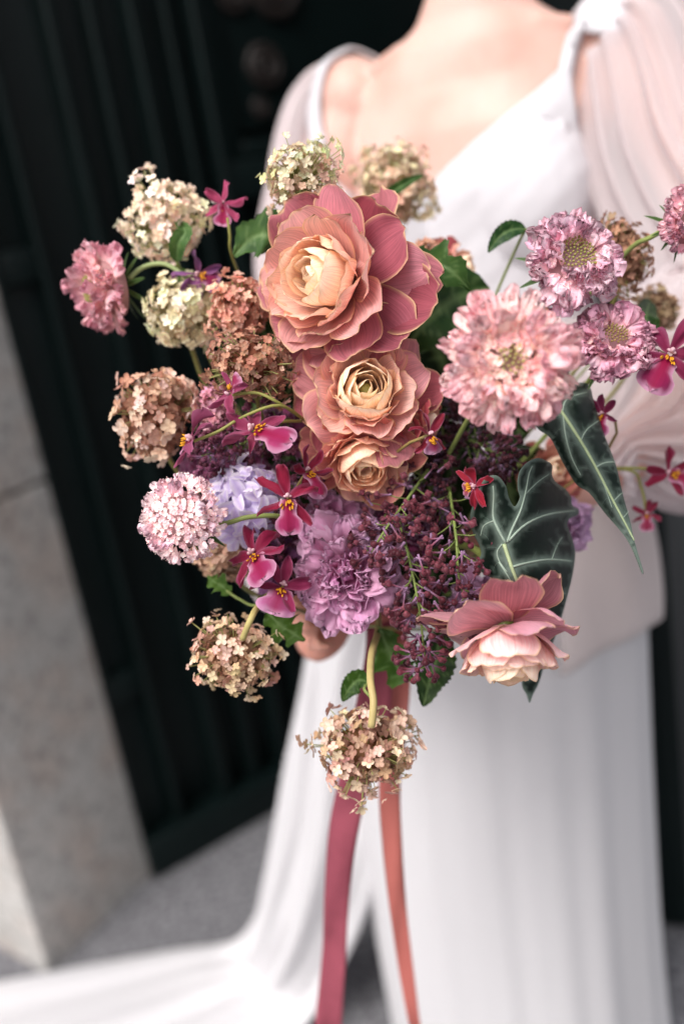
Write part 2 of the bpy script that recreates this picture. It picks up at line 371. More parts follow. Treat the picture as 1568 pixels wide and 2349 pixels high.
for k in range(4):
    b = palm2 - C3(.9, .4, 0) * .03 + C3(-.4, .9, 0) * (.027 - .018 * k)
    finger([b, b + C3(-.022, -.01, .008), b + C3(-.042, -.02, .004), b + C3(-.055, -.025, -.010), b + C3(-.056, -.028, -.026)], (.0085, .009, .0088, .0075)[k])
finger([palm2 + C3(.01, .03, .005), palm2 + C3(-.008, .045, .012), palm2 + C3(-.024, .052, .014), palm2 + C3(-.036, .054, .010), palm2 + C3(-.046, .054, .004)], .0095)
rme = raw.mesh('body', M_SKIN); tmp = bpy.data.objects.new('tmp', rme); COL.objects.link(tmp)
md = tmp.modifiers.new('r', 'REMESH'); md.mode = 'VOXEL'; md.voxel_size = .0045; md.use_smooth_shade = True
ms = tmp.modifiers.new('s', 'SMOOTH'); ms.factor = .5; ms.iterations = 3
dg = bpy.context.evaluated_depsgraph_get(); bme = bpy.data.meshes.new_from_object(tmp.evaluated_get(dg)); bpy.data.objects.remove(tmp)
bme.name = 'body'
bodyv = [v.co.copy() for v in bme.vertices]; bodyn = [v.normal.copy() for v in bme.vertices]; bodyf = [tuple(p.vertices) for p in bme.polygons]
BVH = BVHTree.FromPolygons(bodyv, bodyf)
bme.transform(Matrix.Translation(-PO)); bme.materials.clear(); bme.materials.append(M_SKIN)
bme.polygons.foreach_set('use_smooth', [True] * len(bme.polygons))
body = link('body', bme, person)
hb = MB(); ball(hb, hc - PO + Z * .02 - FW * .022, RT * .084, FW * .092, Z * .112); ball(hb, hc - PO - FW * .105 - Z * .03, RT * .045, FW * .04, Z * .045); hb.build('hair', M_HAIR, person)
for s in (-1, 1):
    e_ = MB(); ball(e_, hc - PO + RT * (.031 * s) + FW * .082 + Z * .01, RT * .012, FW * .008, Z * .006, 8, 10); e_.build('eye', plain_mat('eye', lin('3a2a22'), .2), person)

# bodice: the body's own surface, a few millimetres out, open at the neckline and the arm gap
def inpoly(x, y, poly):
    r = False; j = len(poly) - 1
    for i in range(len(poly)):
        xi, yi = poly[i]; xj, yj = poly[j]
        if (yi > y) != (yj > y) and x < (xj - xi) * (y - yi) / (yj - yi) + xi: r = not r
        j = i
    return r
NECK = [(820, 40), (756, 160), (736, 256), (736, 340), (770, 430), (850, 490), (930, 480), (1005, 410), (1076, 333), (1178, 250), (1274, 166), (1302, 100), (1326, 0), (1326, -200), (820, -200)]
GAP = [(1325, 85), (1306, 173), (1312, 270), (1330, 350), (1350, 392), (1372, 400), (1420, 380), (1420, 90)]
keep = []
pr2 = [proj(v) for v in bodyv]
def covered(i):
    v = bodyv[i]; lat = (v - spine(v.z)).dot(RT); fwd = (v - spine(v.z)).dot(FW)
    if v.z > 1.475 or v.z < 1.0 or abs(lat) > .178 or fwd > .15: return False
    if fwd > -.02: 
        x, y = pr2[i]
        return not (inpoly(x, y, NECK) or (lat > 0 and inpoly(x, y, GAP)))
    return v.z < 1.36 or .06 < abs(lat) < .12
cov = [covered(i) for i in range(len(bodyv))]
fs = [f for f in bodyf if all(cov[i] for i in f)]
used = sorted({i for f in fs for i in f}); ix = {i: k for k, i in enumerate(used)}
bm = bmesh.new(); bv = []
for i in used:
    q_ = bodyv[i] - spine(bodyv[i].z); la = q_.dot(RT); w_ = bodyv[i].z * .75 - la * .66      # soft pleats running with the neckline
    bv.append(bm.verts.new(bodyv[i] + bodyn[i] * (.008 + .0003 * sin(w_ * 240 + 1.5 * sin(la * 30)) + .0006 * sin(w_ * 95))))
for f in fs: bm.faces.new([bv[ix[i]] for i in f])
for _ in range(25):                          # relax the cut edge into a clean hem
    new = {}
    for v in bm.verts:
        nb = [e.other_vert(v) for e in v.link_edges if e.is_boundary]
        if len(nb) == 2: new[v] = v.co * .5 + (nb[0].co + nb[1].co) * .25
    for v, c in new.items(): v.co = c
me = bpy.data.meshes.new('bodice'); bmesh.ops.translate(bm, verts=bm.verts[:], vec=-PO); bm.to_mesh(me); bm.free(); me.materials.append(M_SATIN)
me.polygons.foreach_set('use_smooth', [True] * len(me.polygons)); bodice = link('bodice', me, person)
sm = bodice.modifiers.new('thickness', 'SOLIDIFY'); sm.thickness = .004; sm.offset = 1

def strap(pts, wpx, over):
    """shoulder strap laid on the body; pts in picture pixels meet the skin, then it runs over the shoulder"""
    w = []
    for x, y in pts:
        h = BVH.ray_cast(CAMO, ray(x, y).normalized()); h = h if h[0] else BVH.find_nearest(P(x, y, 1.24)); w.append(tuple(h[0] + h[1] * .008))
    w += [tuple(BVH.find_nearest(q)[0] + BVH.find_nearest(q)[1] * .008) for q in over]; m = MB(); n_ = 24; vs_ = []
    for j in range(n_ + 1):
        c = Vector(curve_at(w, j / n_)); t_ = (Vector(curve_at(w, min(1, j / n_ + .03))) - Vector(curve_at(w, max(0, j / n_ - .03)))).normalized()
        hit = BVH.find_nearest(c); nn = hit[1] if hit[0] else -CD; sd_ = t_.cross(nn).normalized(); hw = wpx * 1.15 / FPX / 2
        for i in (-1, 0, 1): vs_.append(c + sd_ * (hw * i) + nn * (.002 if i == 0 else 0) - PO)
    m.add(vs_, grid_faces(2, n_)); o = m.build('strap', M_SATIN, person); md_ = o.modifiers.new('thickness', 'SOLIDIFY'); md_.thickness = .003; return o
def sheet(name, fn, nu, nv, mat, parent=person, closed=False, thick=.0015, off=None):
    m = MB(); off = PO if off is None else off
    m.add([Vector(fn(i / nu, j / nv)) - off for j in range(nv + 1) for i in range(nu + 1)], grid_faces(nu, nv))
    o = m.build(name, mat, parent)
    if closed:
        bm = bmesh.new(); bm.from_mesh(o.data); bmesh.ops.remove_doubles(bm, verts=bm.verts[:], dist=1e-5); bm.to_mesh(o.data); bm.free()
    if thick: md = o.modifiers.new('thickness', 'SOLIDIFY'); md.thickness = thick
    return o
strap([(738, 345), (728, 290), (732, 225), (750, 160), (782, 100), (818, 52)], 40, [spine(1.455) - RT * .125 - FW * .03])
strap([(1284, 330), (1282, 250), (1292, 175), (1305, 110), (1322, 50), (1335, 0)], 34, [spine(1.455) + RT * .125 - FW * .03])
# skirt
SKR = [(1.10, .135, .108), (1.0, .17, .135), (.9, .20, .16), (.75, .215, .185), (.5, .215, .205), (.25, .21, .215), (.08, .21, .22), (.006, .212, .225)]
SKC = [(.222, 1.27), (.205, 1.262), (.19, 1.258), (.168, 1.255), (.157, 1.252), (.155, 1.25), (.156, 1.25), (.158, 1.25)]
def skirt(u, v):
    z, a, b = curve_at(SKR, v); cx, cy = curve_at(SKC, v); th = 2 * pi * u
    am = .002 + .006 * smooth(0, .9, v)
    f = sin(th * 7 + 1.4 * sin(th * 2 + .4) + v * .9) * .6 + sin(th * 17 + 2.1 + v * 1.3 * sin(th)) * .22 + sin(th * 29 + 1.1 * sin(th * 5)) * .1
    d = RT * (cos(th) * (a + am * f)) + FW * (sin(th) * (b + am * f))
    return Vector((cx, cy, z)) + d
sheet('skirt', skirt, 200, 36, M_CHIFFON, closed=True)
# train: hangs from her right hip and runs out over the ground
EL = [(.03, 1.34, .90), (-.045, 1.31, .76), (-.105, 1.32, .60), (-.17, 1.36, .42), (-.225, 1.41, .25), (-.275, 1.47, .12), (-.335, 1.525, .035), (-.45, 1.55, .016), (-.64, 1.55, .014), (-.86, 1.545, .012), (-1.15, 1.53, .012)]
ER = [(.13, 1.10, .90), (.055, 1.13, .76), (.02, 1.16, .60), (-.015, 1.19, .42), (-.075, 1.25, .25), (-.135, 1.29, .12), (-.20, 1.30, .035), (-.30, 1.24, .016), (-.45, 1.12, .014), (-.75, .98, .012), (-1.15, .9, .01)]
def train(u, v):
    a = Vector(curve_at(EL, v)); b = Vector(curve_at(ER, v)); p = a.lerp(b, u)
    side = (b - a).normalized(); out = Vector((0, 0, 1)).cross(side); up_ = Vector((0, 0, 1))
    lie = smooth(.45, .7, v)
    w = sin(u * 19 + v * 3 + 1.5 * sin(v * 6)) * .55 + sin(u * 37 + 1 + v * 5) * .25 + noise.noise(Vector((u * 4, v * 7, 3))) * .8
    bow = sin(pi * u)
    p = p - out * ((.055 * bow + .014 * w) * (1 - lie)) + up_ * ((.006 + .012 * (w * .5 + .5)) * lie * (.25 + .75 * min(1, 6 * u * (1 - u))))
    p.z = max(p.z, .008); return p
sheet('train', train, 90, 110, M_CHIFFON)
# sheer blouse hanging over the hips
def overlay(u, v):
    th = lerp(-1.15, .95, u); z = lerp(1.12, .725 + .012 * sin(th * 3), v); k = v
    a = lerp(.145, .232, smooth(0, 1, k) ** .8); b = lerp(.12, .205, smooth(0, 1, k) ** .8); c = spine(z); c = Vector((lerp(.222, .168, v), lerp(1.27, 1.256, v), z))
    f = sin(th * 8 + .5) * .6 + sin(th * 13 + 2) * .4
    return c + RT * (cos(th) * (a + .008 * k * f)) + FW * (sin(th) * (b + .008 * k * f))
sheet('blouse_hem', overlay, 90, 24, M_VEIL, thick=.001)
# sleeves
def sleeve(name, path, rads, flat=1.0, nf=13, amp=.012, tw=0.0):
    def fn(u, v):
        c = Vector(curve_at(path, v)); c2 = Vector(curve_at(path, min(1, v + .01))); c1 = Vector(curve_at(path, max(0, v - .01)))
        t = (c2 - c1).normalized(); a = (FW - t * FW.dot(t)).normalized(); b = t.cross(a); r = curve_at(rads, v)[0]; th = 2 * pi * u
        f = sin(th * nf + 2 * sin(v * 4 + th)) * .6 + sin(th * nf * 1.7 + v * 5) * .4
        rr = r + amp * f * min(1, r / .07) * (.3 + .7 * smooth(0, .3, v))
        return c + a * (cos(th) * rr * flat) + b * (sin(th) * rr)
    return sheet(name, fn, 110, 44, M_SHEER, closed=True, thick=0)
sleeve('sleeve', [tuple(spine(1.425) - RT * .172), tuple(spine(1.405) - RT * .205), (.032, 1.34, 1.32), (.012, 1.29, 1.22), (.02, 1.22, 1.13), tuple(P(690, 1250, 1.03)), tuple(P(700, 1330, .985))], [(.036,), (.046,), (.052,), (.060,), (.062,), (.055,), (.032,)])
sleeve('sleeve', [tuple(spine(1.43) + RT * .155), tuple(spine(1.415) + RT * .185), (.438, 1.17, 1.30), (.465, 1.09, 1.18), (.455, 1.02, 1.09), tuple(P(1500, 960, 1.0)), tuple(P(1425, 1020, .97)), tuple(P(1395, 1055, .955)), tuple(P(1370, 1085, .95))], [(.050,), (.074,), (.096,), (.112,), (.118,), (.095,), (.036,), (.024,), (.036,)], amp=.018, nf=19)

# ------------------------------------------------------------------ flower materials
M_RAN = petal_mat('ranunculus_petal', base_mul=lin('8e3c48'), base_amt=.62, rim=lin('f2cf9e'), rim_amt=.9, streak=.55, streak_n=60, trans=.3, back=lin('8a3f48'), back_amt=.3, bump=.35, blotch=.2, rimpow=2.0, gain=1.38)
M_RUF = petal_mat('ruffled_petal', base_mul=lin('b0285f'), base_amt=.85, rim=lin('dcb8d2'), rim_amt=.5, streak=.22, trans=.3, streak_n=20)
M_HYD = petal_mat('hydrangea_sepal', base_mul=lin('d8d0b0'), base_amt=.2, rim=lin('a87c68'), rim_amt=.35, gain=1.38, streak=.2, streak_n=10, trans=.3, blotch=.25)
M_SCA = petal_mat('scabious_petal', base_mul=lin('efe6da'), base_amt=.45, rim=lin('7a2743'), rim_amt=.7, streak=.25, streak_n=14, trans=.32, rimpow=2.4, gain=1.5)
M_SCP = petal_mat('scabious_petal_soft', base_mul=lin('ece6cf'), base_amt=.5, rim=lin('d98494'), rim_amt=.5, streak=.2, streak_n=14, trans=.32, gain=1.42)
M_ORT = petal_mat('orchid_tepal', base_mul=lin('8a1a3c'), base_amt=.45, rim=lin('b87a98'), rim_amt=.35, gain=.8, streak=.25, trans=.25, streak_n=16)
M_ORL = petal_mat('orchid_lip', base_mul=lin('b3003f'), base_amt=.95, rim=lin('d6a4c0'), rim_amt=.75, streak=.2, trans=.25, mid=lin('b00d4a'), mid_amt=.7, streak_n=14, gain=.6)
M_CAL = plain_mat('orchid_callus', lin('d8951c'), .5, .4, 200, .25, trans=.1)
M_COLM = plain_mat('orchid_column', lin('dcb0ba'), .45, .4, 200, .25, trans=.15)
M_LIL = petal_mat('lilac_bud', gain=.9, base_mul=lin('a07c9e'), base_amt=1.0, rim=lin('2c1016'), rim_amt=.7, streak=.3, trans=.08, rough=.4, streak_n=8)
M_HYA = petal_mat('hyacinth_petal', base_mul=lin('e2d8ee'), base_amt=.3, rim=lin('f1ecf8'), rim_amt=.5, streak=.2, trans=.3, mid=lin('a98fce'), mid_amt=.55)
M_STEM = plain_mat('green_stem', lin('8f9a5c'), .5, .3, 60, .3, objcol=True)
M_BUDG = plain_mat('seed_bud', lin('9c9a55'), .45, .4, 150, .25, objcol=True, trans=.1)
M_CORE = plain_mat('flower_core', lin('7d6a44'), .8, .1, 120, .4, objcol=True)
def leaf_mat(name, c1, c2, vein, trans=.2, rough=.45, vein_amt=.5):
    t = NT(name); at = t.n('ShaderNodeAttribute', {'attribute_name': 'pv'}); sp = t.n('ShaderNodeSeparateColor', i0=at.outputs['Color'])
    tc = t.n('ShaderNodeTexCoord'); nz = t.n('ShaderNodeTexNoise', Vector=tc.outputs['Object'], Scale=60.0, Detail=4.0)
    col = t.mix(c1, c2, t.ramp(nz.outputs[0], [(.35, 0.0), (.65, 1.0)]))
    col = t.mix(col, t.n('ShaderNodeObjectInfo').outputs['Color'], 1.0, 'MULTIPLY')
    col = t.mix(col, vein, t.math('MULTIPLY', sp.outputs[2], vein_amt))
    pr = t.n('ShaderNodeBsdfPrincipled', Base_Color=col, Roughness=rough, Normal=t.n('ShaderNodeBump', Strength=.3, Distance=.001, Height=nz.outputs[0]).outputs[0]); pr.inputs['Specular IOR Level'].default_value = .18
    return t.surf(t.n('ShaderNodeMixShader', i0=trans, i1=pr.outputs[0], i2=t.n('ShaderNodeBsdfTranslucent', Color=col).outputs[0]).outputs[0])
M_LEAF = leaf_mat('green_leaf', lin('4d6b3a'), lin('36532f'), lin('7f9a62'))
M_ALO = leaf_mat('alocasia_leaf', lin('0a1410'), lin('111f18'), lin('98ab9e'), trans=.02, rough=.42, vein_amt=.7)
M_VEIN = plain_mat('alocasia_vein', lin('b4c3a4'), .5, .3, 90, .2, objcol=True)

# ------------------------------------------------------------------ petals
def petal(L, W, th0, th1, cup=None, power=1.0, nu=8, nv=8, r0=0.0, wide=.62, base_w=.3, ruffle=0.0, ruf_n=3, lobes=0, lobe_d=.15, rnd=random, warp=0.0, pinch=0.0, rim_w=.13, tip=0.0, nick=0.0):
    """midline bends from th0 to th1 (angle to the flower's plane); returns verts, faces, pv. Radial +X, lateral Y, facing +Z"""
    vs_ = []; cc = []; ph = rnd.uniform(0, 6.28); sx = rnd.uniform(-50, 50); N = 40
    mid = [(r0, 0.0, th0)]; r = r0; z = 0.0
    for i in range(1, N + 1):
        th = lerp(th0, th1, (i / N) ** power); r += cos(th) * L / N; z += sin(th) * L / N; mid.append((r, z, th))
    for j in range(nv + 1):
        nl = max(1, round(nv * .45))                      # rows up to the widest place, then a rounded end
        if j <= nl: v = wide * j / nl; w = lerp(base_w, 1, sin(v / wide * pi / 2))
        else:
            fi = (j - nl) / (nv - nl) * pi / 2; v = wide + (1 - wide) * sin(fi); w = max(.03, cos(fi)) ** (.8 + tip)
        if pinch: w *= 1 - pinch * math.exp(-((v - .38) / .13) ** 2)
        w *= W / 2
        for i in range(nu + 1):
            u = -1 + 2 * i / nu; u = lerp(u, sin(u * pi / 2), .8) if nu > 7 else u       # columns gather towards the rim
            k = v; ue = u * w / (W / 2)
            if nick: k = v * (1 - nick * v ** 4 * max(0, noise.noise(Vector((ue * 2.6 + sx, 3.1, sx * .7))) * 1.6))
            if lobes: k = v * (1 - lobe_d * (1 - abs(cos(lobes * pi * (u + 1) / 2))) * v)
            f = k * N; a = int(min(N - 1, f)); q = f - a
            r = lerp(mid[a][0], mid[a + 1][0], q); z = lerp(mid[a][1], mid[a + 1][1], q); th = lerp(mid[a][2], mid[a + 1][2], q)
            x = u * w
            if cup:
                R = cup if not callable(cup) else cup(v)
                ang = max(-1.9, min(1.9, x / R)); y = R * sin(ang); dn = R * (1 - cos(ang))
            else: y = x; dn = 0
            de = min((1 - abs(u)) * w, (1 - v) * L + .0001)
            e = max(0, 1 - de / (rim_w * W)); s = v * v * (.25 + .75 * max(abs(u), v ** 3))
            dn += ruffle * W * s * (sin(ruf_n * pi * ue + ph + 2 * v) + .6 * sin(ruf_n * 2.3 * pi * ue + ph * 1.7))
            if warp: dn += warp * W * noise.noise(Vector((ue * 1.1 + sx, v * 1.6, sx))) * (v * 1.3)
            vs_.append((r - sin(th) * dn, y, z + cos(th) * dn)); cc.append(((u + 1) / 2, v, e, 1))
    return vs_, grid_faces(nu, nv), cc
def petal_mesh(mat, **k):
    m = MB(); m.add(*petal(**k)); return m.mesh('petal', mat)
RZ = lambda a: Matrix.Rotation(a, 4, 'Z')
RY = lambda a: Matrix.Rotation(a, 4, 'Y')
RX = lambda a: Matrix.Rotation(a, 4, 'X')
TR = lambda x, y, z: Matrix.Translation(Vector((x, y, z)))

BIND = P(820, 1440, .93)
ALLSTEM = []
def stem(root, start, out_dir, end=None, r=.0017, color='7f8c4d', name='stem', pts=None, reach=.10):
    """stem from the flower's back to the binding point; pts in world space override it"""
    Mi = root.matrix_world.inverted(); end = BIND if end is None else end
    if pts is None:
        d = (end - start).length; pts = bez(start, start + out_dir * (d * .35), end + (start - end) * .25 - Vector((0, 0, -.05)) * 0, end, 14)
    else:
        cp = [tuple(p) for p in pts]; pts = [Vector(curve_at(cp, i / 20)) for i in range(21)]
    m = MB(); tube(m, [Mi @ p for p in pts], r, 7); o = m.build(name, M_STEM, root); o.color = lin(color); return o

GR = 'flowers in the bouquet'
def ranunculus(c, R, facing, label, spin=0.0, seed=1, core_col='f9edd6', mid_col='efcdb6', out_col='cb8894', out2='7a3844', n_core=16, n_mid=17, n_out=17, core=.42, open_=1.0, stem_pts=None, cream=1.0, name='ranunculus', ruffle=.035, back_shift=.45, stem_r=.0022):
    """layered butterfly ranunculus; c = centre of the bloom, R = its outer radius"""
    rnd = random.Random(seed); f = facing.normalized(); base = c - f * (R * back_shift)
    M = frame(base, f, spin); root = empty(name, M, label, 'ranunculus', GR)
    hi = 10 if R > .045 else 8
    for i in range(n_core):                      # the tight cup in the middle: each petal wraps a shell
        k = i / n_core; rr = R * core * lerp(.30, 1.0, k); H = R * lerp(.62, .70, k)
        L = H * lerp(1.02, 1.25, k); W = rr * lerp(2.3, 2.0, k)
        me = petal_mesh(M_RAN, L=L, W=W, th0=radians(lerp(78, 40, k)), th1=radians(lerp(110, 122, k) + rnd.uniform(-8, 8)), cup=rr * .98, r0=rr * lerp(.6, .45, k), nu=hi, nv=hi, wide=.66, base_w=.55, nick=.06, ruffle=.02, ruf_n=2, rnd=rnd, warp=.04, rim_w=.06)
        col = jit(mixc(lin(core_col), lin(mid_col), max(0, k - .35) * .8), .05, rnd)
        link('petal', me, root, col, RZ(i * 2.4 + rnd.uniform(-.2, .2)) @ TR(0, 0, R * .02 * (1 - k)))
    for i in range(n_mid):                       # loosening layer
        k = i / n_mid; rr = R * lerp(core * 1.05, .62, k); L = R * lerp(.80, .92, k); W = R * lerp(.64, .78, k) * rnd.uniform(.85, 1.1)
        me = petal_mesh(M_RAN, L=L, W=W, th0=radians(lerp(20, 8, k)), th1=radians(lerp(96, 44, k) + rnd.uniform(-13, 13)), cup=rr * 1.5, power=.8, r0=R * .06, nu=hi, nv=hi + 2, wide=.70, base_w=.38, nick=.07, ruffle=ruffle, ruf_n=2, rnd=rnd, warp=.14, rim_w=.07)
        col = jit(mixc(mixc(lin(mid_col), lin(core_col), .35 * cream * (1 - k)), lin(out_col), k * .75), .07, rnd)
        link('petal', me, root, col, RZ(i * 2.4 + 1.1 + rnd.uniform(-.2, .2)))
    for i in range(n_out):                       # wide open guard petals
        k = i / n_out; L = R * lerp(.98, 1.08, k) * rnd.uniform(.86, 1.12); W = R * rnd.uniform(.66, .92)
        me = petal_mesh(M_RAN, L=L, W=W, th0=radians(lerp(12, -24, k) - (open_ - 1) * 35), th1=radians(lerp(38, -8, k) - (open_ - 1) * 30 + rnd.uniform(-24, 24)), cup=lambda v, q=rnd.uniform(.8, 2.0): R * q, power=1.2, r0=R * .05, nu=hi + 2, nv=hi + 2, wide=.66, base_w=.34, nick=.07, ruffle=ruffle, ruf_n=2, rnd=rnd, warp=.26, rim_w=.06)
        col = jit(mixc(lin(out_col), lin(out2), min(1, rnd.random() * .9 + .35 * k)), .12, rnd)
        link('petal', me, root, col, RZ(i * 2.4 + .5 + rnd.uniform(-.25, .25)) @ TR(0, 0, -R * .05 * k) @ RX(rnd.uniform(-.28, .28)) @ RY(rnd.uniform(-.22, .18)))
    m = MB(); ball(m, Vector((0, 0, -R * .02)), Vector((R * .13, 0, 0)), Vector((0, R * .13, 0)), Vector((0, 0, R * .10)), 8, 12); o = m.build('receptacle', M_BUDG, root); o.color = lin('6f7d3d')
    m = MB(); ball(m, Vector((0, 0, R * .30)), Vector((R * .12, 0, 0)), Vector((0, R * .12, 0)), Vector((0, 0, R * .2)), 8, 12); o = m.build('heart', M_BUDG, root); o.color = lin('a8aa63')
    stem(root, base, -f, r=stem_r, color='8c9450', pts=[base - f * R * .04] + stem_pts if stem_pts else None)
    return root

def floret_mesh(rnd, n=4, size=1.0, cupd=.35, mat=None, w=1.02, tip=0.0, th=(8, 34)):
    m = MB()
    for i in range(n):
        vs_, fs, cc = petal(L=.5 * size, W=.5 * w * size, th0=radians(th[0]), th1=radians(rnd.uniform(*th)), cup=size * cupd, r0=.02 * size, nu=4, nv=4, wide=.55, base_w=.3, rnd=rnd, ruffle=.06, ruf_n=1, rim_w=.2, warp=.15, tip=tip)
        Q = RZ(2 * pi * i / n + rnd.uniform(-.15, .15)) @ TR(0, 0, rnd.uniform(-.02, .02) * size)
        m.add([Q @ Vector(p) for p in vs_], fs, cc)
    return m
_r = random.Random(3)
HYD_MESH = []
HYD_LOW = []
for q in range(4):
    m = MB()
    for i in range(4):
        vs_, fs, cc = petal(L=.5, W=.46, th0=radians(5), th1=radians(_r.uniform(10, 50)), cup=.4, r0=.02, nu=2, nv=3, wide=.55, base_w=.3, rnd=_r, rim_w=.2)
        m.add([RZ(i * pi / 2 + _r.uniform(-.2, .2)) @ Vector(p) for p in vs_], fs, cc)
    HYD_LOW.append((m.v, m.f, m.c))
for q in range(6):
    m = floret_mesh(_r, 4 if q < 5 else 5, th=(0, 15 + 13 * q), w=.92, cupd=.3); ball(m, Vector((0, 0, .03)), Vector((.05, 0, 0)), Vector((0, .05, 0)), Vector((0, 0, .05)), 4, 6)
    HYD_MESH.append(m.mesh('floret', M_HYD))
def align(d, spin):
    z = d.normalized(); x = z.orthogonal().normalized(); y = z.cross(x)
    return Matrix(((x.x, y.x, z.x, 0), (x.y, y.y, z.y, 0), (x.z, y.z, z.z, 0), (0, 0, 0, 1))) @ RZ(spin)
def hydrangea(x, y, depth, rx, ry, label, cols, seed, size=30, n=230, gap=.05, stem_pts=None, core='8a6f4e', rz=None, tilt=0.0, lump=.52, stem_col='8f8a4e', stem_r=.0019):
    """dome of four-sepalled florets; rx, ry in picture pixels at that depth"""
    rnd = random.Random(seed); c = P(x, y, depth); a = px(rx, depth); b = px(ry, depth); cz = px(rz if rz else (rx + ry) / 2, depth)
    M = Matrix.Translation(c); root = empty('hydrangea', M, label, 'hydrangea', GR)
    ca, sa = cos(tilt), sin(tilt); X = CR * ca + CU * sa; Y = CU * ca - CR * sa; Zc = -CD
    n = min(298, int(n * 1.2)); s0 = px(size * .86, depth); ped = MB(); hub = -Y * (b * .25)
    cs = [lin(h) for h in cols]
    for i in range(n):
        t = 1 - 2 * (i + .5) / n; q = sqrt(1 - t * t); ph = i * 2.39996 + rnd.uniform(-.25, .25)
        d = Vector((q * cos(ph), t, q * sin(ph)))
        if gap and noise.noise(d * 1.7 + Vector((seed, 0, 0))) > .42 - gap: continue
        lm = 1 + lump * noise.noise(d * 2.2 + Vector((seed * 3.1, 0, 0))) + rnd.uniform(-.24, .06) + .32 * noise.noise(d * 1.05 + Vector((seed * 2.3, 9, 4)))
        p = X * (d.x * a * lm) + Y * (d.y * b * lm) + Zc * (d.z * cz * lm); p *= 1 - .35 * s0 / max(a, b)
        nrm = (X * (d.x / a) + Y * (d.y / b) + Zc * (d.z / cz)).normalized() + Vector((rnd.uniform(-1, 1), rnd.uniform(-1, 1), rnd.uniform(-1, 1))) * .6
        k = noise.noise(d * 1.5 + Vector((seed * 1.7, 5, 0))) * .9 + .5 + rnd.uniform(-.35, .35); k = max(0, min(.999, k)) * (len(cs) - 1)
        col = jit(mixc(cs[int(k)], cs[min(len(cs) - 1, int(k) + 1)], k - int(k)), .2, rnd)
        sc = s0 * rnd.uniform(.62, 1.2)
        link('floret', rnd.choice(HYD_MESH), root, col, TR(*p) @ align(nrm, rnd.uniform(0, 6.28)) @ Matrix.Scale(sc, 4))
        if i % 2 == 0: tube(ped, [hub * .4 + p * .25, p * .7 + nrm * 0, p], [.0007, .0005, .0004], 4)
    o = ped.build('pedicels', M_STEM, root); o.color = lin('94935a')
    inn = MB()
    for i in range(int(n * (.75 if gap < .09 else .3))):
        t = 1 - 2 * (i + .5) / (n * .8); t = rnd.uniform(-1, 1); q = sqrt(max(0, 1 - t * t)); ph = i * 2.39996 + 1; d = Vector((q * cos(ph), t, q * sin(ph)))
        if gap and noise.noise(d * 1.7 + Vector((seed, 0, 0))) > .42 - gap: continue
        lm = rnd.uniform(.55, .80); p = X * (d.x * a * lm) + Y * (d.y * b * lm) + Zc * (d.z * cz * lm)
        nrm = (X * d.x + Y * d.y + Zc * d.z) + Vector((rnd.uniform(-1, 1), rnd.uniform(-1, 1), rnd.uniform(-1, 1))) * .7
        Q = TR(*p) @ align(nrm, rnd.uniform(0, 6)) @ Matrix.Scale(s0 * rnd.uniform(.7, 1.1), 4); lv, lf, lc = rnd.choice(HYD_LOW); inn.add([Q @ Vector(w_) for w_ in lv], lf, lc)
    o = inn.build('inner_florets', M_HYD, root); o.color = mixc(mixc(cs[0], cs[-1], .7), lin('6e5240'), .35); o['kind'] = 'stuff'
    if gap < .09:
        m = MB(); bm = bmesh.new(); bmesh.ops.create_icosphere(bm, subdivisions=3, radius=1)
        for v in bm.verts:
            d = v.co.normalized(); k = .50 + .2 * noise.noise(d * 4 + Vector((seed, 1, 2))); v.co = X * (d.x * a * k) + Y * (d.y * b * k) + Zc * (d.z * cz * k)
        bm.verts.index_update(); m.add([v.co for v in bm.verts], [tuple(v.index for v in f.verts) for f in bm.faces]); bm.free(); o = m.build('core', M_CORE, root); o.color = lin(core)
    stem(root, c + hub * 1.2 + CD * cz * .3, CD * .6 - CU * .6, r=stem_r, color=stem_col, pts=stem_pts)
    return root

_r = random.Random(11)
def ray_mesh(mat, wk=1.0):
    m = MB(); m.add(*petal(L=1, W=wk * _r.uniform(.62, .85), th0=radians(_r.uniform(5, 30)), th1=radians(_r.uniform(-40, 50)), cup=_r.choice((-1, 1)) * _r.uniform(.6, 1.6), r0=0, nu=14, nv=8, wide=.74, base_w=.14, ruffle=.17, ruf_n=4, lobes=3, lobe_d=.34, rnd=_r, warp=.25, rim_w=.10)); return m.mesh('ray_petal', mat)
def disc_mesh(mat):
    m = floret_mesh(_r, 5, 1.0, .5, th=(25, 75), w=.9)
    tube(m, [(0, 0, -.5), (0, 0, 0)], [.06, .12], 5, cs=[(.5, .1, 0, 1)] * 10)
    for q in range(2):
        a = _r.uniform(0, 6.28); tube(m, [(0, 0, 0), (cos(a) * .12, sin(a) * .12, .35), (cos(a) * .25, sin(a) * .25, .62)], .022, 4, cs=[(.5, .2, 0, 1)] * 12)
        ball(m, Vector((cos(a) * .25, sin(a) * .25, .64)), Vector((.05, 0, 0)), Vector((0, .05, 0)), Vector((0, 0, .035)), 4, 6)
    return m.mesh('disc_floret', mat)
SCA_RAY = [ray_mesh(M_SCA) for q in range(7)]; SCA_RAYP = [ray_mesh(M_SCP, .72) for q in range(9)]
SCA_DISC = [disc_mesh(M_SCA) for q in range(5)]; SCA_DISCP = [disc_mesh(M_SCP) for q in range(5)]
_b = MB(); ball(_b, Vector((0, 0, .1)), Vector((.42, 0, 0)), Vector((0, .42, 0)), Vector((0, 0, .62)), 6, 8); BUD_MESH = _b.mesh('seed_bud', M_BUDG)
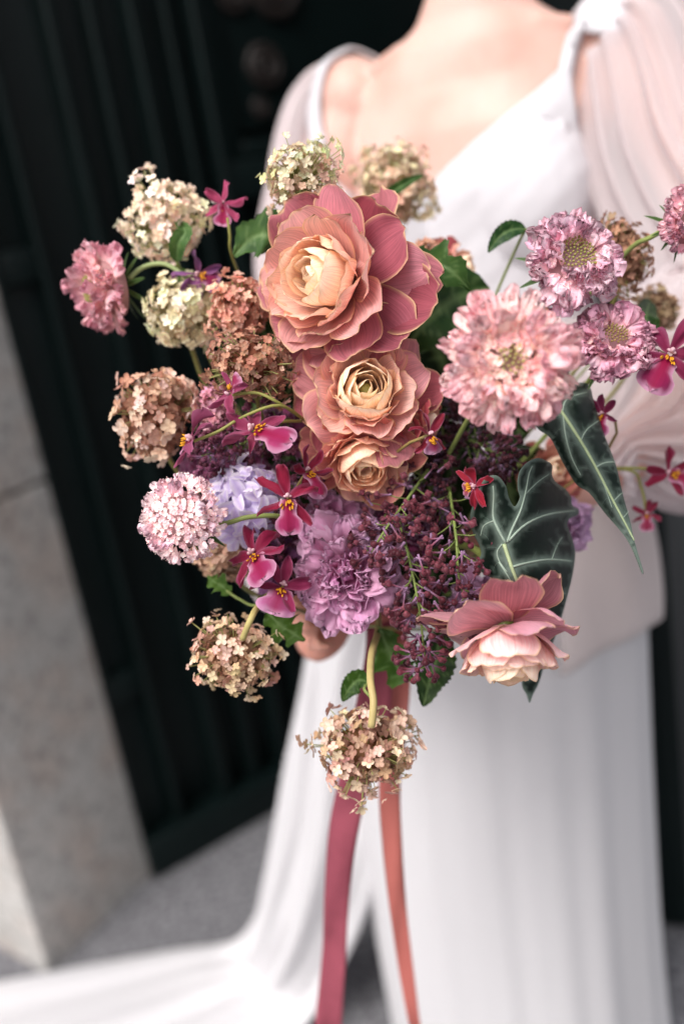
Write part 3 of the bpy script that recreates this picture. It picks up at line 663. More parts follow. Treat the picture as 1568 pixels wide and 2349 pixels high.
def scabious(x, y, depth, rpx, facing, label, seed, cols=('e7bcc6', 'd99fb0', 'f0d8d8'), soft=False, seed_r=.33, dome=.45, rays=(26, 22, 18), n_disc=70, disc_r=(.3, .62), ray_l=.5, bud_col='97934f', spin=0, stem_pts=None, squash=1.0, stem_col='8a9656', dsz=.16):
    rnd = random.Random(seed); R = px(rpx, depth); f = facing.normalized(); c = P(x, y, depth); M = frame(c - f * R * dome * .5, f, spin)
    root = empty('scabious', M, label, 'scabious', GR); cs = [lin(h) for h in cols]
    RM = SCA_RAYP if soft else SCA_RAY; DM = SCA_DISCP if soft else SCA_DISC
    H = lambda r: R * dome * max(0.0, 1 - (r / R) ** 2)
    for ri, n in enumerate(rays):                # rings of frilled ray petals
        r0 = R * (1 - ray_l) * (1 - .16 * ri)
        for i in range(n):
            a = 2 * pi * (i + rnd.uniform(-.3, .3)) / n + ri * .37; rr = r0 * rnd.uniform(.86, 1.08); L = (R - r0 * .95) * rnd.uniform(.68, 1.18) * (1 - .10 * ri)
            col = jit(mixc(rnd.choice(cs), cs[0], .4), .09, rnd)
            link('ray_petal', rnd.choice(RM), root, col, RZ(a) @ TR(rr, 0, H(rr) * (.55 + .2 * ri)) @ RX(rnd.uniform(-.8, .8)) @ RY(radians(-lerp(6, 58, ri / 2.2) + rnd.uniform(-26, 26) + 12)) @ Matrix.Diagonal((L, L * rnd.uniform(.8, 1.05), L, 1)))
    for i in range(n_disc):                      # the pincushion of small tubular florets
        k = (i + .5) / n_disc; rr = R * lerp(disc_r[0], disc_r[1], sqrt(k)) * rnd.uniform(.92, 1.06); a = i * 2.39996 + rnd.uniform(-.2, .2); h = H(rr) * 1.08 + R * .08
        col = jit(mixc(rnd.choice(cs), lin('f6ece4'), .3), .08, rnd)
        tiltv = Vector((cos(a) * rr / R * 1.1 + rnd.uniform(-.3, .3), sin(a) * rr / R * 1.1 + rnd.uniform(-.3, .3), .8))
        link('disc_floret', rnd.choice(DM), root, col, TR(cos(a) * rr, sin(a) * rr, h) @ align(tiltv, rnd.uniform(0, 6)) @ Matrix.Scale(R * dsz * rnd.uniform(.8, 1.3), 4))
    nb = int(70 * (seed_r / .33) ** 2) if seed_r > 0 else 0
    for i in range(nb):                          # unopened green buds
        rr = R * seed_r * sqrt((i + .5) / nb); a = i * 2.39996; h = H(rr) * 1.1 + R * .10
        link('seed_bud', BUD_MESH, root, jit(mixc(lin(bud_col), lin('b09a6a'), rnd.random() * .5), .15, rnd), TR(cos(a) * rr, sin(a) * rr, h) @ align(Vector((cos(a) * rr / R, sin(a) * rr / R, .9)), 0) @ Matrix.Scale(R * seed_r * 1.55 / sqrt(nb) * rnd.uniform(.85, 1.1), 4))
    m = MB(); rr_ = .62
    loft(m, [(Vector((0, 0, -R * .12)), Vector((R * .12, 0, 0)), Vector((0, R * .12, 0))), (Vector((0, 0, 0)), Vector((R * rr_, 0, 0)), Vector((0, R * rr_, 0)))] + [(Vector((0, 0, H(R * q) * .9)), Vector((R * q, 0, 0)), Vector((0, R * q, 0))) for q in (.58, .45, .3, .15, .03)], 20)
    o = m.build('receptacle', M_CORE, root); o.color = mixc(lin(cols[1]), lin('6d5a3c'), .55)
    for i in range(9):
        me = petal_mesh(M_LEAF, L=R * rnd.uniform(.6, .95), W=R * .13, th0=radians(-10), th1=radians(-35), r0=R * .1, nu=2, nv=5, wide=.3, tip=.8, rnd=rnd); link('bract', me, root, lin('c9d0b0'), RZ(i * .7) @ TR(0, 0, -R * .12))
    stem(root, c - f * R * (dome * .5 + .08), -f, r=.0019, color=stem_col, pts=stem_pts)
    return root

def orchid(x, y, depth, size, facing, label, seed, spin=0.0, tep='a33a5c', lip='d77fae', lip_len=.62, lip_w=.5, tep_len=.5, tep_w=.2, droop=-25, name='orchid', stem_pts=None, lip_only=False, stem_r=.0012, curl=25, lip_curl=None):
    """five narrow tepals, one broad fiddle-shaped lip with a yellow crest; size in picture pixels"""
    rnd = random.Random(seed); s = px(size * .92, depth); f = facing.normalized(); c = P(x, y, depth); M = frame(c, f, spin); root = empty(name, M, label, 'orchid', GR)
    for nm, a, L, W in (('sepal', 90, tep_len, tep_w), ('petal', 148, tep_len * .95, tep_w * 1.15), ('petal', 32, tep_len * .95, tep_w * 1.15), ('sepal', 218, tep_len * .95, tep_w * .8), ('sepal', 322, tep_len * .95, tep_w * .8)):
        me = petal_mesh(M_ORT, L=L * s * rnd.uniform(.92, 1.08), W=W * s, th0=radians(12), th1=radians(rnd.uniform(-2.2 * curl, 2.2 * curl)), cup=s * .16, r0=s * .03, nu=6, nv=10, wide=.55, base_w=.3, ruffle=.13, ruf_n=2, rnd=rnd, warp=.9, rim_w=.16, tip=.25)
        link(nm, me, root, jit(lin(tep), .1, rnd), RZ(radians(a + rnd.uniform(-14, 14))) @ RX(rnd.uniform(-.7, .7)))
    lc = lip_curl if lip_curl is not None else (30, droop)
    me = petal_mesh(M_ORL, L=lip_len * s, W=lip_w * s, th0=radians(lc[0]), th1=radians(lc[1]), cup=-s * .55, r0=s * .02, nu=12, nv=12, wide=.74, base_w=.5, ruffle=.035, ruf_n=2, lobes=2, lobe_d=.12, rnd=rnd, pinch=.45, warp=.15, rim_w=.17)
    lp = link('lip', me, root, jit(lin(lip), .06, rnd), RZ(radians(270)))
    m = MB()
    for i in range(13):
        a = radians(270) + rnd.uniform(-.8, .8); r = s * rnd.uniform(.04, .15); b = Vector((cos(a) * r, sin(a) * r, s * .06)); t = b + Vector((cos(a) * s * .03, sin(a) * s * .05, s * rnd.uniform(.03, .065)))
        tube(m, [b, b.lerp(t, .6), t], [s * .014, s * .013, s * .007], 6)
    m.build('callus', M_CAL, root)
    m = MB(); ball(m, Vector((0, s * .035, s * .06)), Vector((s * .035, 0, 0)), Vector((0, s * .04, 0)), Vector((0, 0, s * .07)), 8, 10)
    for sg in (-1, 1): ball(m, Vector((sg * s * .035, s * .02, s * .06)), Vector((s * .03, 0, 0)), Vector((0, s * .02, 0)), Vector((0, 0, s * .03)), 6, 8)
    m.build('column', M_COLM, root)
    if stem_pts is not None: stem(root, c, -f, r=stem_r, color='8c8a4a', pts=stem_pts)
    else: stem(root, c - f * s * .01, -f, r=stem_r, color='8c7a4a')
    return root

_r = random.Random(21)
def lilac_mesh(openb):
    m = MB(); N = 7; prof_ = [(-1.25, .085), (-1.2, .10), (-.6, .075), (-.15, .085), (0, .12), (.1, .23), (.25, .29), (.42, .24), (.52, .09)]
    seg = 8; vs_ = []; cc = []
    for z, r in prof_:
        for k in range(seg):
            a = 2 * pi * k / seg; rr = r * (1 + (.16 * cos(4 * a) if z > .05 else 0)); vs_.append((cos(a) * rr, sin(a) * rr, z)); cc.append((.5, max(0, min(1, (z + .9) / 1.0)), .8 if (z > .05 and k % 2) else (0.5 if z > .4 else 0), 1))
    n = len(prof_); m.add(vs_, [(i * seg + k, i * seg + (k + 1) % seg, (i + 1) * seg + (k + 1) % seg, (i + 1) * seg + k) for i in range(n - 1) for k in range(seg)] + [tuple((n - 1) * seg + k for k in range(seg)), tuple(range(seg - 1, -1, -1))], cc)
    if openb:
        for i in range(4):
            vs2, fs, c2 = petal(L=.42, W=.34, th0=radians(40), th1=radians(-40), cup=.25, r0=.12, nu=3, nv=4, rnd=_r, rim_w=.2); Q = RZ(i * pi / 2 + .4) @ TR(0, 0, .2); m.add([Q @ Vector(p) for p in vs2], fs, [(a, .95, e, 1) for a, b, e, w_ in c2])
    return m.mesh('bud', M_LIL)
LIL = [lilac_mesh(False), lilac_mesh(False), lilac_mesh(True)]
def lilac(pts, depth, label, seed, n=70, wid=60, size=34, cols=('7c3a48', '8e4a58', '5d2834'), stem_show='7d8c4c', dz=.02):
    """panicle of unopened lilac along a polyline given in picture pixels"""
    rnd = random.Random(seed); w = [P(x, y, depth + (d if d else 0)) for x, y, d in pts]; root = empty('lilac', Matrix.Translation(w[0]), label, 'lilac', GR); o = w[0]
    wt = [tuple(p) for p in w]; m = MB(); tube(m, [Vector(curve_at(wt, i / 16)) - o for i in range(17)], [.0013 * (1 - .5 * i / 16) for i in range(17)], 6)
    for i in range(n):
        t = ((i + .5) / n) ** .85; c = Vector(curve_at(wt, t)); tang = (Vector(curve_at(wt, min(1, t + .05))) - Vector(curve_at(wt, max(0, t - .05)))).normalized()
        a = i * 2.4 + rnd.uniform(-.5, .5); s_ = tang.orthogonal().normalized(); q = tang.cross(s_); side = s_ * cos(a) + q * sin(a)
        L = px(wid, depth) * lerp(1.0, .35, t) * rnd.uniform(.35, 1.05); dr = (side + tang * rnd.uniform(.1, .9) + C3(0, 0, .25)).normalized(); e = c + dr * L
        if i % 2 == 0: tube(m, [c - o, c + dr * L * .5 + tang * L * .06 - o, e - o], [.0006, .0005, .0004], 4)
        for j in range(rnd.choice((1, 2, 2, 3))):
            d2 = (dr + Vector((rnd.uniform(-1, 1), rnd.uniform(-1, 1), rnd.uniform(-1, 1))) * .75).normalized(); sc = px(size, depth) * rnd.uniform(.5, .85)
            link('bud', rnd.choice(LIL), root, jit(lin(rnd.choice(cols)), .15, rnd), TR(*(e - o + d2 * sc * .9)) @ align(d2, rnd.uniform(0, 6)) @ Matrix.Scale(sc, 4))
    st = m.build('stalk', M_STEM, root); st.color = lin(stem_show)
    stem(root, w[0], CD, r=.0016)
    return root

_r = random.Random(31)
HYA_MESH = []
for q in range(4):
    m = MB()
    for i in range(6):
        vs2, fs, c2 = petal(L=.62, W=.27, th0=radians(40), th1=radians(-25 + _r.uniform(-15, 15)), cup=.3, r0=.06, nu=4, nv=7, wide=.55, base_w=.5, rnd=_r, rim_w=.2, tip=.3, warp=.15); Q = RZ(i * pi / 3 + _r.uniform(-.1, .1)); m.add([Q @ Vector(p) for p in vs2], fs, c2)
    tube(m, [(0, 0, -.45), (0, 0, .02)], [.10, .12], 6); HYA_MESH.append(m.mesh('floret', M_HYA))
def hyacinth(x, y, depth, rx, ry, label, seed, n=22, size=104):
    rnd = random.Random(seed); c = P(x, y, depth); root = empty('hyacinth', Matrix.Translation(c), label, 'hyacinth', GR)
    for i in range(n):
        t = 1 - 2 * (i + .5) / n; q = sqrt(1 - t * t); ph = i * 2.39996; d = Vector((q * cos(ph), t, q * sin(ph)))
        nrm = CR * d.x + CU * d.y - CD * d.z; p = CR * (d.x * px(rx, depth)) + CU * (d.y * px(ry, depth)) - CD * (d.z * px(rx, depth))
        link('floret', rnd.choice(HYA_MESH), root, jit(lin(rnd.choice(('e8dfec', 'eee8f0', 'dccee4'))), .08, rnd), TR(*(p * .72)) @ align(nrm + Vector((rnd.uniform(-1, 1),) * 3) * .2, rnd.uniform(0, 6)) @ Matrix.Scale(px(size, depth) * rnd.uniform(.8, 1.1), 4))
    m = MB(); ball(m, Vector((0, 0, 0)), CR * px(rx * .5, depth), CU * px(ry * .7, depth), CD * px(rx * .5, depth)); o = m.build('core', M_CORE, root); o.color = lin('5c4c78')
    stem(root, c, CD, r=.003); return root

def ruffled(x, y, depth, rpx, facing, label, seed, n=46, out='d3a8c4', inn='b0528a', spin=0, name='lisianthus'):
    """loose, frilled double bloom"""
    rnd = random.Random(seed); R = px(rpx, depth); f = facing.normalized(); c = P(x, y, depth); root = empty(name, frame(c - f * R * .3, f, spin), label, 'flower', GR)
    for i in range(n):
        k = (i + .5) / n; L = R * lerp(.62, 1.02, k) * rnd.uniform(.88, 1.1); W = R * lerp(.45, .72, k) * rnd.uniform(.8, 1.15)
        me = petal_mesh(M_RUF, L=L, W=W, th0=radians(lerp(84, 12, k)), th1=radians(lerp(70, -20, k) + rnd.uniform(-22, 22)), cup=R * rnd.uniform(.35, .8), r0=R * lerp(.03, .1, k), nu=16, nv=10, wide=.8, base_w=.2, ruffle=.10, ruf_n=5, lobes=5, lobe_d=.10, rnd=rnd, warp=.8, rim_w=.09)
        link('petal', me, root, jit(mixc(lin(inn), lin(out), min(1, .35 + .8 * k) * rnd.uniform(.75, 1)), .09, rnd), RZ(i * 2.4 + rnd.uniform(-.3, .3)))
    stem(root, c - f * R * .35, -f, r=.002); return root

# ------------------------------------------------------------------ leaves
def leaf(pts, depth, wpx, label, seed, col='ffffff', lobed=0.0, fold=.25, stem_pts=None, name='leaf', lobes_n=3, dz=0.0, roll=0.0, petiole=True):
    """leaf along a midrib given in picture pixels: (x, y, depth offset); jagged or lobed outline, folded on its midrib"""
    rnd = random.Random(seed); w = [tuple(P(x, y, depth + d)) for x, y, d in pts]; root = empty(name, Matrix.Translation(Vector(w[0])), label, 'leaf', 'leaves in the bouquet'); o = Vector(w[0])
    nv, nu = 26, 10; vs_ = []; cc = []; W = px(wpx, depth)
    for j in range(nv + 1):
        v = j / nv; c = Vector(curve_at(w, v)); t = (Vector(curve_at(w, min(1, v + .04))) - Vector(curve_at(w, max(0, v - .04)))).normalized()
        s_ = t.cross(CD).normalized(); s_ = (s_ * cos(roll) + t.cross(s_) * sin(roll)); nn = s_.cross(t).normalized()
        if nn.dot(CD) > 0: nn = -nn
        wd_ = sin(pi * min(1, v ** .75)) ** .8 * (1 - .15 * v)
        if lobed: wd_ *= 1 + lobed * sin(v * pi * 2 * lobes_n + .6)
        wd_ *= 1 + .06 * ((j % 2) * 2 - 1)
        for i in range(nu + 1):
            u = -1 + 2 * i / nu
            p = c + s_ * (u * wd_ * W / 2) + t * (abs(u) * wd_ * W * (.16 + lobed * .25)) * (1 - v) + nn * (abs(u) * wd_ * W * fold * .5 + W * .05 * noise.noise(Vector((u * 2 + seed, v * 4, 1))) + .02 * W * sin(v * 24) * abs(u))
            side = abs(((v * 7 + abs(u) * 1.6) % 1) - .5)
            cc.append((i / nu, v, max(0, 1 - abs(u) * 9) + (.55 if side < .07 else 0), 1)); vs_.append(p - o)
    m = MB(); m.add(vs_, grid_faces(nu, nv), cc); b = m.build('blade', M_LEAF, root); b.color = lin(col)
    if petiole:
        if stem_pts is not None: stem(root, o, CD, pts=stem_pts, r=.0012, name='petiole')
        else: stem(root, o, CD * .5, r=.0012, name='petiole')
    return root

def seg_dist(p, a, b):
    ab = b - a; t = max(0, min(1, (p - a).dot(ab) / max(1e-9, ab.length_squared))); return (p - (a + ab * t)).length, t
def alocasia(outline, veins, surf, label, seed):
    """leaf cut from its drawn outline and laid on a bent surface; veins = list of (points, width px at start, at end)"""
    o2 = []; n = len(outline)
    for i in range(n * 4):
        q = i / 4; a = int(q); k = q - a; g_ = lambda j: outline[j % n]
        o2.append(Vector([.5 * ((2 * b) + (-a_ + c) * k + (2 * a_ - 5 * b + 4 * c - d) * k * k + (-a_ + 3 * b - 3 * c + d) * k ** 3) for a_, b, c, d in zip(g_(a - 1), g_(a), g_(a + 1), g_(a + 2))]))
    xs = [p.x for p in o2]; ys = [p.y for p in o2]; pts = list(o2); step = 8; poly = [(p.x, p.y) for p in o2]
    vv = [([Vector(curve_at(v[0], i / 14)) for i in range(15)], v[1], v[2]) for v in veins]
    rv = random.Random(seed)                       # fine side veins
    for vp, w0, w1 in list(vv):
        for j in range(3, 13, 3):
            a = vp[j]; tdir = (vp[j + 1] - vp[j - 1]).normalized(); sg = 1 if j % 2 else -1; nrm = Vector((-tdir.y, tdir.x)) * sg; ln = rv.uniform(16, 30)
            e = a + nrm * ln + tdir * ln * .6
            if inpoly(e.x, e.y, poly): vv.append(([a + (nrm * q + tdir * (q * q * .6)) * ln + nrm * rv.uniform(-1, 1) * .6 for q in [i / 14 for i in range(15)]], .9, .3))
    yy = min(ys) + 4
    while yy < max(ys):
        xx = min(xs) + 4
        while xx < max(xs):
            if inpoly(xx, yy, poly) and min((Vector((xx, yy)) - q).length for q in o2) > 6: pts.append(Vector((xx + (yy % 3) - 1, yy)))
            xx += step
        yy += step
    r = delaunay_2d_cdt(pts, [(i, (i + 1) % len(o2)) for i in range(len(o2))], [list(range(len(o2)))], 1, 1e-4)
    V, F = r[0], r[2]
    def fld(p):
        best = 0
        for vp, w0, w1 in vv:
            for i in range(14):
                d, t = seg_dist(p, vp[i], vp[i + 1]); w_ = lerp(w0, w1, (i + t) / 14); d *= 1 + .5 * noise.noise(Vector((p.x * .12, p.y * .12, 0))); best = max(best, math.exp(-(d / (w_ * 1.3 + 2.0)) ** 2) * .6 * min(1, .2 + w_ / 3.5))
        ed = min((p - q).length for q in o2); return max(best, .55 * math.exp(-(ed / 2.6) ** 2))
    c0 = surf(*outline[0]); root = empty('alocasia_leaf', Matrix.Translation(c0), label, 'leaf', 'leaves in the bouquet')
    m = MB(); m.add([surf(p.x, p.y) - c0 for p in V], [tuple(f) for f in F], [(.5, .5, fld(Vector(p)), 1) for p in V]); b = m.build('blade', M_ALO, root); b.color = (1, 1, 1, 1)
    md = b.modifiers.new('thickness', 'SOLIDIFY'); md.thickness = .0007; md.offset = 0
    for k, (vp, w0, w1) in enumerate(vv):
        m = MB(); w3 = [surf(p.x, p.y) - CD * .0006 - c0 for p in vp]; dp = .72
        tube(m, w3, [px(lerp(w0, w1, i / 14), dp) * .5 for i in range(15)], 6); vo = m.build('vein', M_VEIN, b if k else b); vo.color = lin('a6b48a' if k == 0 else ('95a596' if w0 > 1 else '54665c'))
    return root

# ================================================================== the bouquet
F = C3
# ---- butterfly ranunculus
ranunculus(P(728, 636, .70), px(214, .70), F(-.56, -.02, .83), 'largest dusty rose ranunculus with cream heart, topmost of the open ranunculus', seed=4, n_core=15, n_mid=18, n_out=20, core=.37, open_=1.12)
ranunculus(P(838, 892, .715), px(165, .715), F(.03, .10, 1), 'peach ranunculus with a round cream cup, directly under the largest rose one', seed=9, core_col='f6ead0', mid_col='f0cfba', out_col='e0aaac', out2='ac5f6a', core=.50, n_out=14)
ranunculus(P(836, 1066, .735), px(136, .735), F(.10, -.55, .75), 'half hidden peach ranunculus tucked beneath the round cream-cupped one', seed=14, core_col='f4dabc', mid_col='f0c6ae', out_col='e0a69c', out2='b0605a', core=.5, n_out=12)
ranunculus(P(1166, 1512, .685), px(172, .685), F(.05, -.93, .30), 'pink ranunculus nodding downward at the bottom beside the alocasia leaf', seed=23, core_col='f2e2c6', mid_col='f0d2c8', out_col='dfb0ba', out2='b47884', n_mid=19, n_out=12, open_=1.22, stem_pts=[P(1150, 1400, .72), P(1137, 1335, .716), P(1120, 1290, .72), P(1060, 1250, .79), P(960, 1280, .86)], stem_r=.003)
ranunculus(P(1062, 612, .86), px(82, .86), F(.55, .1, .25), 'blurred pinkish ranunculus leaning against the dress behind the largest one', seed=31, out_col='c8737a', out2='b35a62', n_core=8, n_mid=8, n_out=10)
ranunculus(P(985, 965, .745), px(78, .745), F(.75, -.15, .25), 'crimson edged ranunculus facing away, wedged to the right of the cream-cupped one', seed=35, mid_col='c56d68', out_col='b95560', out2='a2434f', n_core=6, n_mid=8, n_out=12)
ranunculus(P(1275, 1075, .84), px(85, .84), F(.2, .1, .8), 'shaded salmon ranunculus half hidden behind the two alocasia leaves', seed=39, mid_col='c98d78', out_col='b87468', out2='9a5850', n_core=8, n_mid=8, n_out=10)

# ---- hydrangea heads
hydrangea(690, 412, .745, 92, 102, 'pale green open hydrangea head standing above the largest ranunculus', ['dcdcb8', 'ced29e', 'e2dcc6', 'd6b8a0', 'b08c7a'], 2, size=29, n=290, gap=.10, tilt=-.35)
hydrangea(905, 430, .91, 100, 102, 'soft blurred greenish hydrangea head resting against the bare chest', ['d8d4b4', 'cfc6a4', 'd6bca4', 'c4a08a'], 5, size=28, n=290, core='a89a6a')
hydrangea(385, 505, .815, 102, 100, 'cream and blush hydrangea head next to the small backward-facing orchid', ['e2e2c4', 'ecdfcc', 'e6cbb8', 'f2eae0'], 6, size=32, n=290, gap=.12)
hydrangea(425, 718, .80, 86, 84, 'cream hydrangea head hanging below the curved green scabious stem', ['e4e0c6', 'dcd8b8', 'ece2d0', 'd2caa6'], 8, size=33, n=230, core='b3a47a')
hydrangea(548, 708, .775, 74, 72, 'coral pink hydrangea head close to the left petals of the largest ranunculus', ['d9a594', 'cc8e7e', 'dfb8a6', 'bd7866'], 12, size=27, n=250, core='a2604c')
hydrangea(580, 838, .735, 114, 88, 'rust brown hydrangea head just above the orchid spray', ['a9745f', '965c4a', 'b98a74', '80493b', 'cba494'], 15, size=27, n=300, core='6d4030')
hydrangea(358, 950, .775, 92, 116, 'salmon brown hydrangea head alone against the black door over the pincushion flower', ['ae7c66', 'c8a08c', 'd9beae', 'ead8cc', '98614f'], 18, size=40, n=210, core='84543f')
hydrangea(525, 1283, .80, 84, 44, 'tan hydrangea head peeping out below the pincushion flower', ['b89a82', 'c6ac94', 'a88470'], 20, size=33, n=200, core='86664c')
hydrangea(538, 1505, .745, 106, 90, 'tan and cream hydrangea head hanging free on a bent stem against the dark door', ['bb9f7c', 'ccb596', 'd9c4ac', 'cda498', 'ad826e'], 24, size=31, n=300, core='866544', tilt=-.2, stem_pts=[P(556, 1466, .715), P(575, 1420, .71), P(596, 1388, .73), P(650, 1350, .80), P(760, 1380, .9)], stem_col='b3a46a', stem_r=.0024)
hydrangea(838, 1716, .745, 120, 110, 'tan and pink hydrangea head hanging lowest over the ribbons', ['a98668', 'c0a384', 'ccac9a', 'e2d0b8', 'c08c86'], 27, size=35, n=290, core='7d5b40', stem_pts=[P(851, 1668, .70), P(856, 1610, .70), P(849, 1560, .71), P(852, 1500, .74), P(868, 1440, .80), P(860, 1380, .88)], stem_col='b9a670', stem_r=.0028)
hydrangea(985, 610, .835, 52, 66, 'small salmon hydrangea head behind the right petals of the largest ranunculus', ['cf9880', 'd9aa92', 'bd7f68'], 29, size=26, n=200, core='96604c')
hydrangea(1432, 582, .80, 55, 88, 'dark brown hydrangea head close behind the scabious with the green seed heart', ['8f6250', 'a57a62', '7a4c40', 'b8937a'], 33, size=24, n=260, core='57382c', tilt=.3)
hydrangea(1505, 712, .86, 52, 52, 'faded brown hydrangea head beside the sleeve above the magenta orchid', ['a08468', 'b59a7e', '8c6a54'], 36, size=24, n=200, core='6d5540')
hydrangea(495, 938, .775, 48, 56, 'pink lilac hydrangea head peeping out behind the orchid spray', ['c98aa0', 'd9a6b6', 'b87890'], 41, size=30, n=150, core='7c4058')

# ---- scabious
scabious(243, 662, .80, 108, F(-.78, -.22, .42), 'pink scabious turned away at the far end of a curved green stem', 3, cols=('dba9b4', 'cf95a4', 'e6c2c8'), soft=True, rays=(26, 24, 22), ray_l=.55, n_disc=60, stem_pts=[P(295, 640, .80), P(330, 612, .80), P(380, 606, .795), P(430, 640, .795), P(480, 690, .80), P(560, 740, .84)], dome=.55, stem_col='95a36e')
scabious(412, 1188, .70, 106, F(-.22, .06, .95), 'round pale pink pincushion scabious with burgundy frilled edge by the lavender hyacinth', 7, cols=('e6ced6', 'd6b0be', 'efe2e4'), seed_r=0, dome=.95, n_disc=296, disc_r=(.02, .93), rays=(26, 22, 14), ray_l=.26, dsz=.15, stem_pts=[P(470, 1205, .725), P(520, 1200, .725), P(570, 1186, .725), P(640, 1184, .74), P(720, 1200, .80)])
scabious(1167, 826, .63, 164, F(-.05, -.10, 1), 'biggest scabious, fluffy soft pink with creamy centre, standing out in front of the others', 11, cols=('e9cccd', 'dfb4bb', 'efdfda'), soft=True, seed_r=.2, dome=.5, n_disc=170, disc_r=(.10, .62), ray_l=.50, rays=(46, 40, 34), bud_col='b5ad6a', dsz=.17)
scabious(1310, 600, .725, 120, F(.16, .14, .95), 'pink scabious with a large green seed heart and maroon frills near the sleeve', 13, cols=('e6c2d0', 'd9a9bd', 'f0dbe2'), seed_r=.38, n_disc=44, disc_r=(.40, .62), ray_l=.56, rays=(34, 30, 24), stem_pts=[P(1230, 690, .74), P(1205, 705, .75), P(1160, 760, .78), P(1080, 820, .84)])
scabious(1402, 785, .735, 102, F(.06, .42, .85), 'mauve scabious with a small olive seed heart below the green-hearted one', 17, cols=('d6a6b8', 'c58ca4', 'e6c6d0'), seed_r=.26, n_disc=54, disc_r=(.28, .6), ray_l=.55, rays=(34, 30, 24), bud_col='8d7a3e')
scabious(1572, 512, .735, 84, F(.35, .02, .8), 'pink scabious on a thin stem right beside the puffed sleeve', 19, cols=('dfb2c0', 'd29bae', 'ecd0d6'), n_disc=30, stem_pts=[P(1535, 520, .745), P(1490, 545, .75), P(1440, 575, .77), P(1330, 700, .84)])

# ---- orchids
orchid(512, 466, .775, 118, F(.05, .15, -1), 'small crimson orchid seen from behind on top of a thin upright stem', 1, tep='b84a70', lip='c0487e', lip_len=.48, lip_w=.4, spin=.1, stem_pts=[P(522, 500, .778), P(527, 540, .78), P(530, 580, .79), P(560, 660, .83)])
orchid(528, 902, .70, 120, F(-.75, .35, .5), 'rosy orchid with twisted tepals on the spray in front of the rust hydrangea', 2, spin=2.7, tep='a04468', lip='b64a78', lip_len=.42, stem_pts=[P(532, 906, .703), P(590, 902, .705), P(640, 925, .708), P(700, 965, .74)])
orchid(582, 988, .695, 190, F(-.2, .55, .75), 'orchid with a large magenta lip pointing out over the spray below the rust hydrangea', 3, spin=1.15, tep='983a5c', lip='c04482', lip_len=.66, lip_w=.46, tep_len=.42, stem_pts=[P(586, 984, .70), P(640, 968, .71), P(690, 966, .74)])
orchid(440, 1008, .70, 170, F(-.8, .3, .4), 'slender mauve pink orchid at the tip of the spray above the pincushion scabious', 4, spin=-1.2, tep='9c4a6c', lip='c27a9c', lip_len=.34, lip_w=.3, tep_len=.52, tep_w=.17, stem_pts=[P(445, 1012, .702), P(500, 990, .70), P(560, 955, .70), P(640, 930, .705), P(700, 965, .74)])
orchid(660, 1142, .69, 172, F(.0, .05, 1), 'crimson orchid facing forward with golden crest and spoon lip beside the hyacinth', 5, spin=.05, tep='96203f', lip='c2447c', lip_len=.56, lip_w=.42)
orchid(704, 1082, .715, 130, F(.4, .4, .7), 'dark crimson orchid with golden crest half behind the forward-facing crimson orchid', 6, spin=.3, tep='861c3a', lip='b24478')
orchid(582, 1272, .715, 180, F(-.45, .45, .7), 'magenta orchid with an orange crest drooping below the lavender hyacinth', 7, spin=.75, tep='901c42', lip='c44886', lip_len=.55)
orchid(648, 1345, .715, 165, F(.15, .35, .9), 'orchid with a broad pink purple lip hanging lowest, above the fingers', 8, spin=-.35, tep='943058', lip='cf7cb4', lip_len=.48, lip_w=.66)
orchid(984, 998, .695, 135, F(.55, .1, .7), 'small dark red orchid with orange crest in front of the crimson edged ranunculus', 9, spin=.25, tep='8c2438', lip='b07aa2', lip_len=.36, tep_w=.15)
orchid(1088, 1115, .70, 130, F(-.7, -.1, .5), 'small red orchid bud opening over the dark lilac next to the alocasia leaf', 10, spin=-1.3, tep='a02336', lip='d4748a', lip_len=.32, lip_w=.3, tep_w=.17)
orchid(1535, 812, .725, 200, F(-.1, .1, .95), 'magenta purple orchid beside the puffed sleeve below the brown hydrangeas', 11, spin=-.5, tep='84284e', lip='9c2c66', lip_len=.55, stem_pts=[P(1530, 815, .73), P(1480, 800, .75), P(1430, 830, .78), P(1300, 900, .86)])
orchid(1382, 950, .76, 95, F(-.6, .1, .5), 'narrow purple orchid in profile along the edge of the upper alocasia leaf', 12, tep='7e2a50', lip='8e3a66')
orchid(1532, 1085, .82, 130, F(.1, .1, .9), 'blurred wine red orchid at the end of a green stem under the gathered cuff', 13, tep='8a2440', lip='b04a72', spin=1.2, stem_pts=[P(1525, 1080, .82), P(1460, 1074, .82), P(1400, 1075, .83), P(1280, 1090, .88)])
orchid(1482, 1178, .84, 76, F(-.2, .1, .9), 'tiny wine red orchid against the sheer blouse under the gathered cuff', 14, tep='8a2c44', lip='b8627e', stem_pts=[P(1480, 1172, .842), P(1470, 1120, .84), P(1440, 1078, .835), P(1300, 1085, .87)])
orchid(455, 632, .79, 125, F(.1, .2, .9), 'dusky purple orchid between the two cream hydrangea heads', 15, tep='87558a', lip='8f4a80', spin=1.2, lip_len=.45)
orchid(1245, 705, .78, 95, F(.1, .2, .9), 'dark purple orchid tucked in the gap between the scabious flowers', 16, tep='6e1e4a', lip='8a2a5c')

